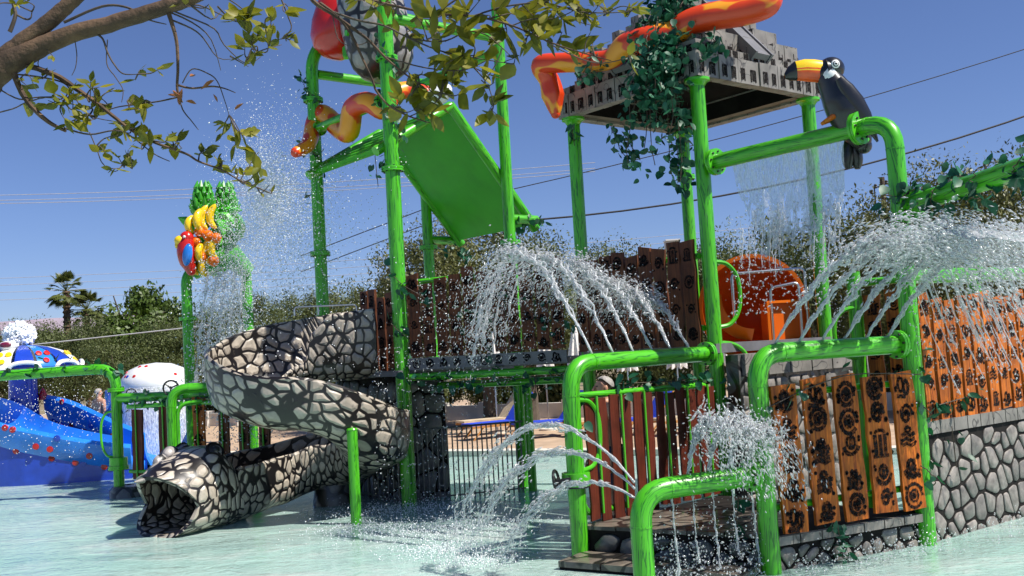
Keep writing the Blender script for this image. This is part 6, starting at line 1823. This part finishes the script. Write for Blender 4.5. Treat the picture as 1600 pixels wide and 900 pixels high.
# heavy spray heap at right above the orange planks
s_ = Spray(190)
s_.cloud(lambda r: at(1370 + 230*r.random(), r.gauss(392,24) - 10*math.sin(r.random()*3), r.uniform(9.2,11.2)), 1500, .0085)
s_.cloud(lambda r: at(r.uniform(1420,1600), r.triangular(400,640,430), r.uniform(9.8,11.2)), 800, .0075)
for k in range(26):
    x = rng.uniform(1425, 1590); y = rng.uniform(400, 440); Y = rng.uniform(10.0, 10.9); L = rng.uniform(70,180)
    s_.strand([at(x, y, Y), at(x+L*.14, y+L*.4, Y), at(x+L*.32, y+L*.8, Y), at(x+L*.42, y+L, Y)], rng.uniform(.006,.011), 2)
s_.stuff('spray_heap', 'mass of white spray above the orange planks at right', 'water spray')
# translucent sheet thrown over the right pipe
b = MB()
def shf(u, v):
    x = lerp(1470, 1640, u); y = lerp(398, 356, math.sin(v*2.2)*.9) + 24*u*(v-.5) + 5*noise.noise(V(u*5, v*4, 1)); return at(x, y, 10.6 - 1.2*v)
b.grid(shf, 26, 12); b.top('water_sheet', M['sheet'], 'glassy water sheet curving over the right spray pipe', 'water sheet')
# curtain under the toucan pipe
b = MB(); q0 = PD + d4*.45 + Z*4.46; q1 = PC - d4*.62 + Z*4.46; n1, n2_ = 84, 56; Lc = (q1-q0).length
keep = []
for j in range(n2_+1):
    for i in range(n1+1):
        u, v = i/n1, j/n2_
        b.v.append(q0.lerp(q1, lerp(0.02 + .18*v, 1 - .02*v, u)) - Z*1.15*v*(1+.1*noise.noise(V(u*6,v*3,3))) + (-W*0 + U*.0) + V(noise.noise(V(u*9,v*3,0)), noise.noise(V(u*9,v*3,7)), 0)*.05 - U*.25*v*v)
for j in range(n2_):
    for i in range(n1):
        u, v = i/n1, j/n2_
        h = noise.noise(V(u*17, v*7, 2)) + .5*noise.noise(V(u*40, v*20, 4)); thr = .75 - 1.25*max(0, v-.25) - .35*max(0, .14-u)/.14*v*4
        if h < thr: b.face((j*(n1+1)+i, j*(n1+1)+i+1, (j+1)*(n1+1)+i+1, (j+1)*(n1+1)+i))
b.top('water_curtain', M['sheet'], 'thin ragged water curtain falling from the pipe under the toucan', 'water curtain')
s_ = Spray(200)
for k in range(30):
    u = rng.uniform(.1, .98); a = q0.lerp(q1, u) - Z*rng.uniform(.55, .9) - U*.12; L = rng.uniform(.25,.75)
    s_.strand([a, a + V(.01,0,-L*.4) - U*.03, a + V(.0,0,-L*.8) - U*.06, a + V(.02,0,-L) - U*.08], rng.uniform(.006,.013), 2)
s_.cloud(lambda r: q0.lerp(q1, r.random()) - Z*r.uniform(.6,1.9) - U*r.uniform(.05,.3), 900, .009)
s_.stuff('curtain_strands', 'ragged falling strands at the foot of the toucan water curtain', 'water drops')
# mist and drops left of the tower and under the fruit arch
s_ = Spray(210)
s_.cloud(lambda r: at(r.gauss(455,48), r.gauss(350,85), r.uniform(17.0,19.5)), 3000, .0085)
s_.cloud(lambda r: at(r.gauss(438,42), r.gauss(335,70), r.uniform(17.0,20.0)), 18000, .0046)
s_.cloud(lambda r: at(r.gauss(412,20), r.gauss(300,38), r.uniform(18.0,20.0)), 9000, .0048)
s_.cloud(lambda r: at(r.gauss(372,22), r.gauss(395,45), r.uniform(19.6,20.2)), 4000, .0075)
s_.cloud(lambda r: at(r.gauss(420,22), r.gauss(300,35), r.uniform(18.5,19.5)), 1200, .0085)
s_.cloud(lambda r: at(r.uniform(400,640), r.uniform(240,620), r.uniform(15.5,19)), 1500, .0075)
s_.cloud(lambda r: at(r.gauss(345,26), r.triangular(395,650,470), r.uniform(19.6,20.6)), 2600, .0105)
s_.cloud(lambda r: at(r.gauss(380,34), r.triangular(560,740,640), r.uniform(17.2,18.6)), 1500, .0095)
s_.stuff('drop_mist', 'fine white mist of drops between the fruit arch and the bucket tower', 'water mist', 'mist')
for k, (x0, x1) in enumerate(((325,305),(340,318),(352,335),(366,352),(378,372))):
    s_ = Spray(220+k)
    s_.strand([at(x0, 425, 20.0), at(lerp(x0,x1,.4), 490, 19.9), at(lerp(x0,x1,.8), 550, 19.8), at(x1, 605, 19.8)], .034, 14)
    s_.make('water_stream', M['spray'], '%s of the five streams falling from the fruit arch' % ['leftmost','second','third','fourth','rightmost'][k], 'water stream', 'streams under the fruit arch', s_.b.v[0])
# octopus foam crest and drips
s_ = Spray(230); fc = dc + V(.3,-.4,1.25)
def foam(r):
    d = V(r.gauss(0,1), r.gauss(0,1), r.gauss(.2,.8)).normalized(); return dc + V(-.1,.1,.82) + V(d.x*.36, d.y*.36, d.z*.36)*r.random()**.4
s_.cloud(foam, 900, .045); s_.cloud(foam, 1500, .02)
s_.cloud(lambda r: at(r.uniform(0,175), r.triangular(590,730,630), r.uniform(19.8,22.5)), 600, .0075)
def ringf(r):
    a = r.uniform(0,6.28); return mc + V(math.cos(a)*(1.0+r.gauss(0,.05)), math.sin(a)*1.0, r.uniform(.1,1.95))
s_.cloud(ringf, 900, .012)
s_.stuff('fountain_foam', 'white foam crest and falling drops around the octopus and mushroom fountains', 'water foam', 'mist')
b = MB(); b.lathe([(.90,1.93),(1.02,1.5),(1.08,.9),(1.10,.1)], mc, Z, 40); b.top('water_ring', M['sheet'], 'ring of water falling from the white mushroom', 'water curtain')
# splashes on the pool surface
s_ = Spray(240)
for (x, y, n_, sp_) in ((700,862,420,.28),(745,880,260,.22),(700,830,800,.55),(620,800,500,.5),(560,830,200,.3)):
    c = onz(x, y); s_.cloud(lambda r: c + V(r.gauss(0,sp_*1.2), r.gauss(0,sp_*.8), abs(r.gauss(0,.06))), n_*3, .0058)
s_.stuff('pool_splash', 'low white splashes on the pool where jets and drops land', 'water splash', 'mist')
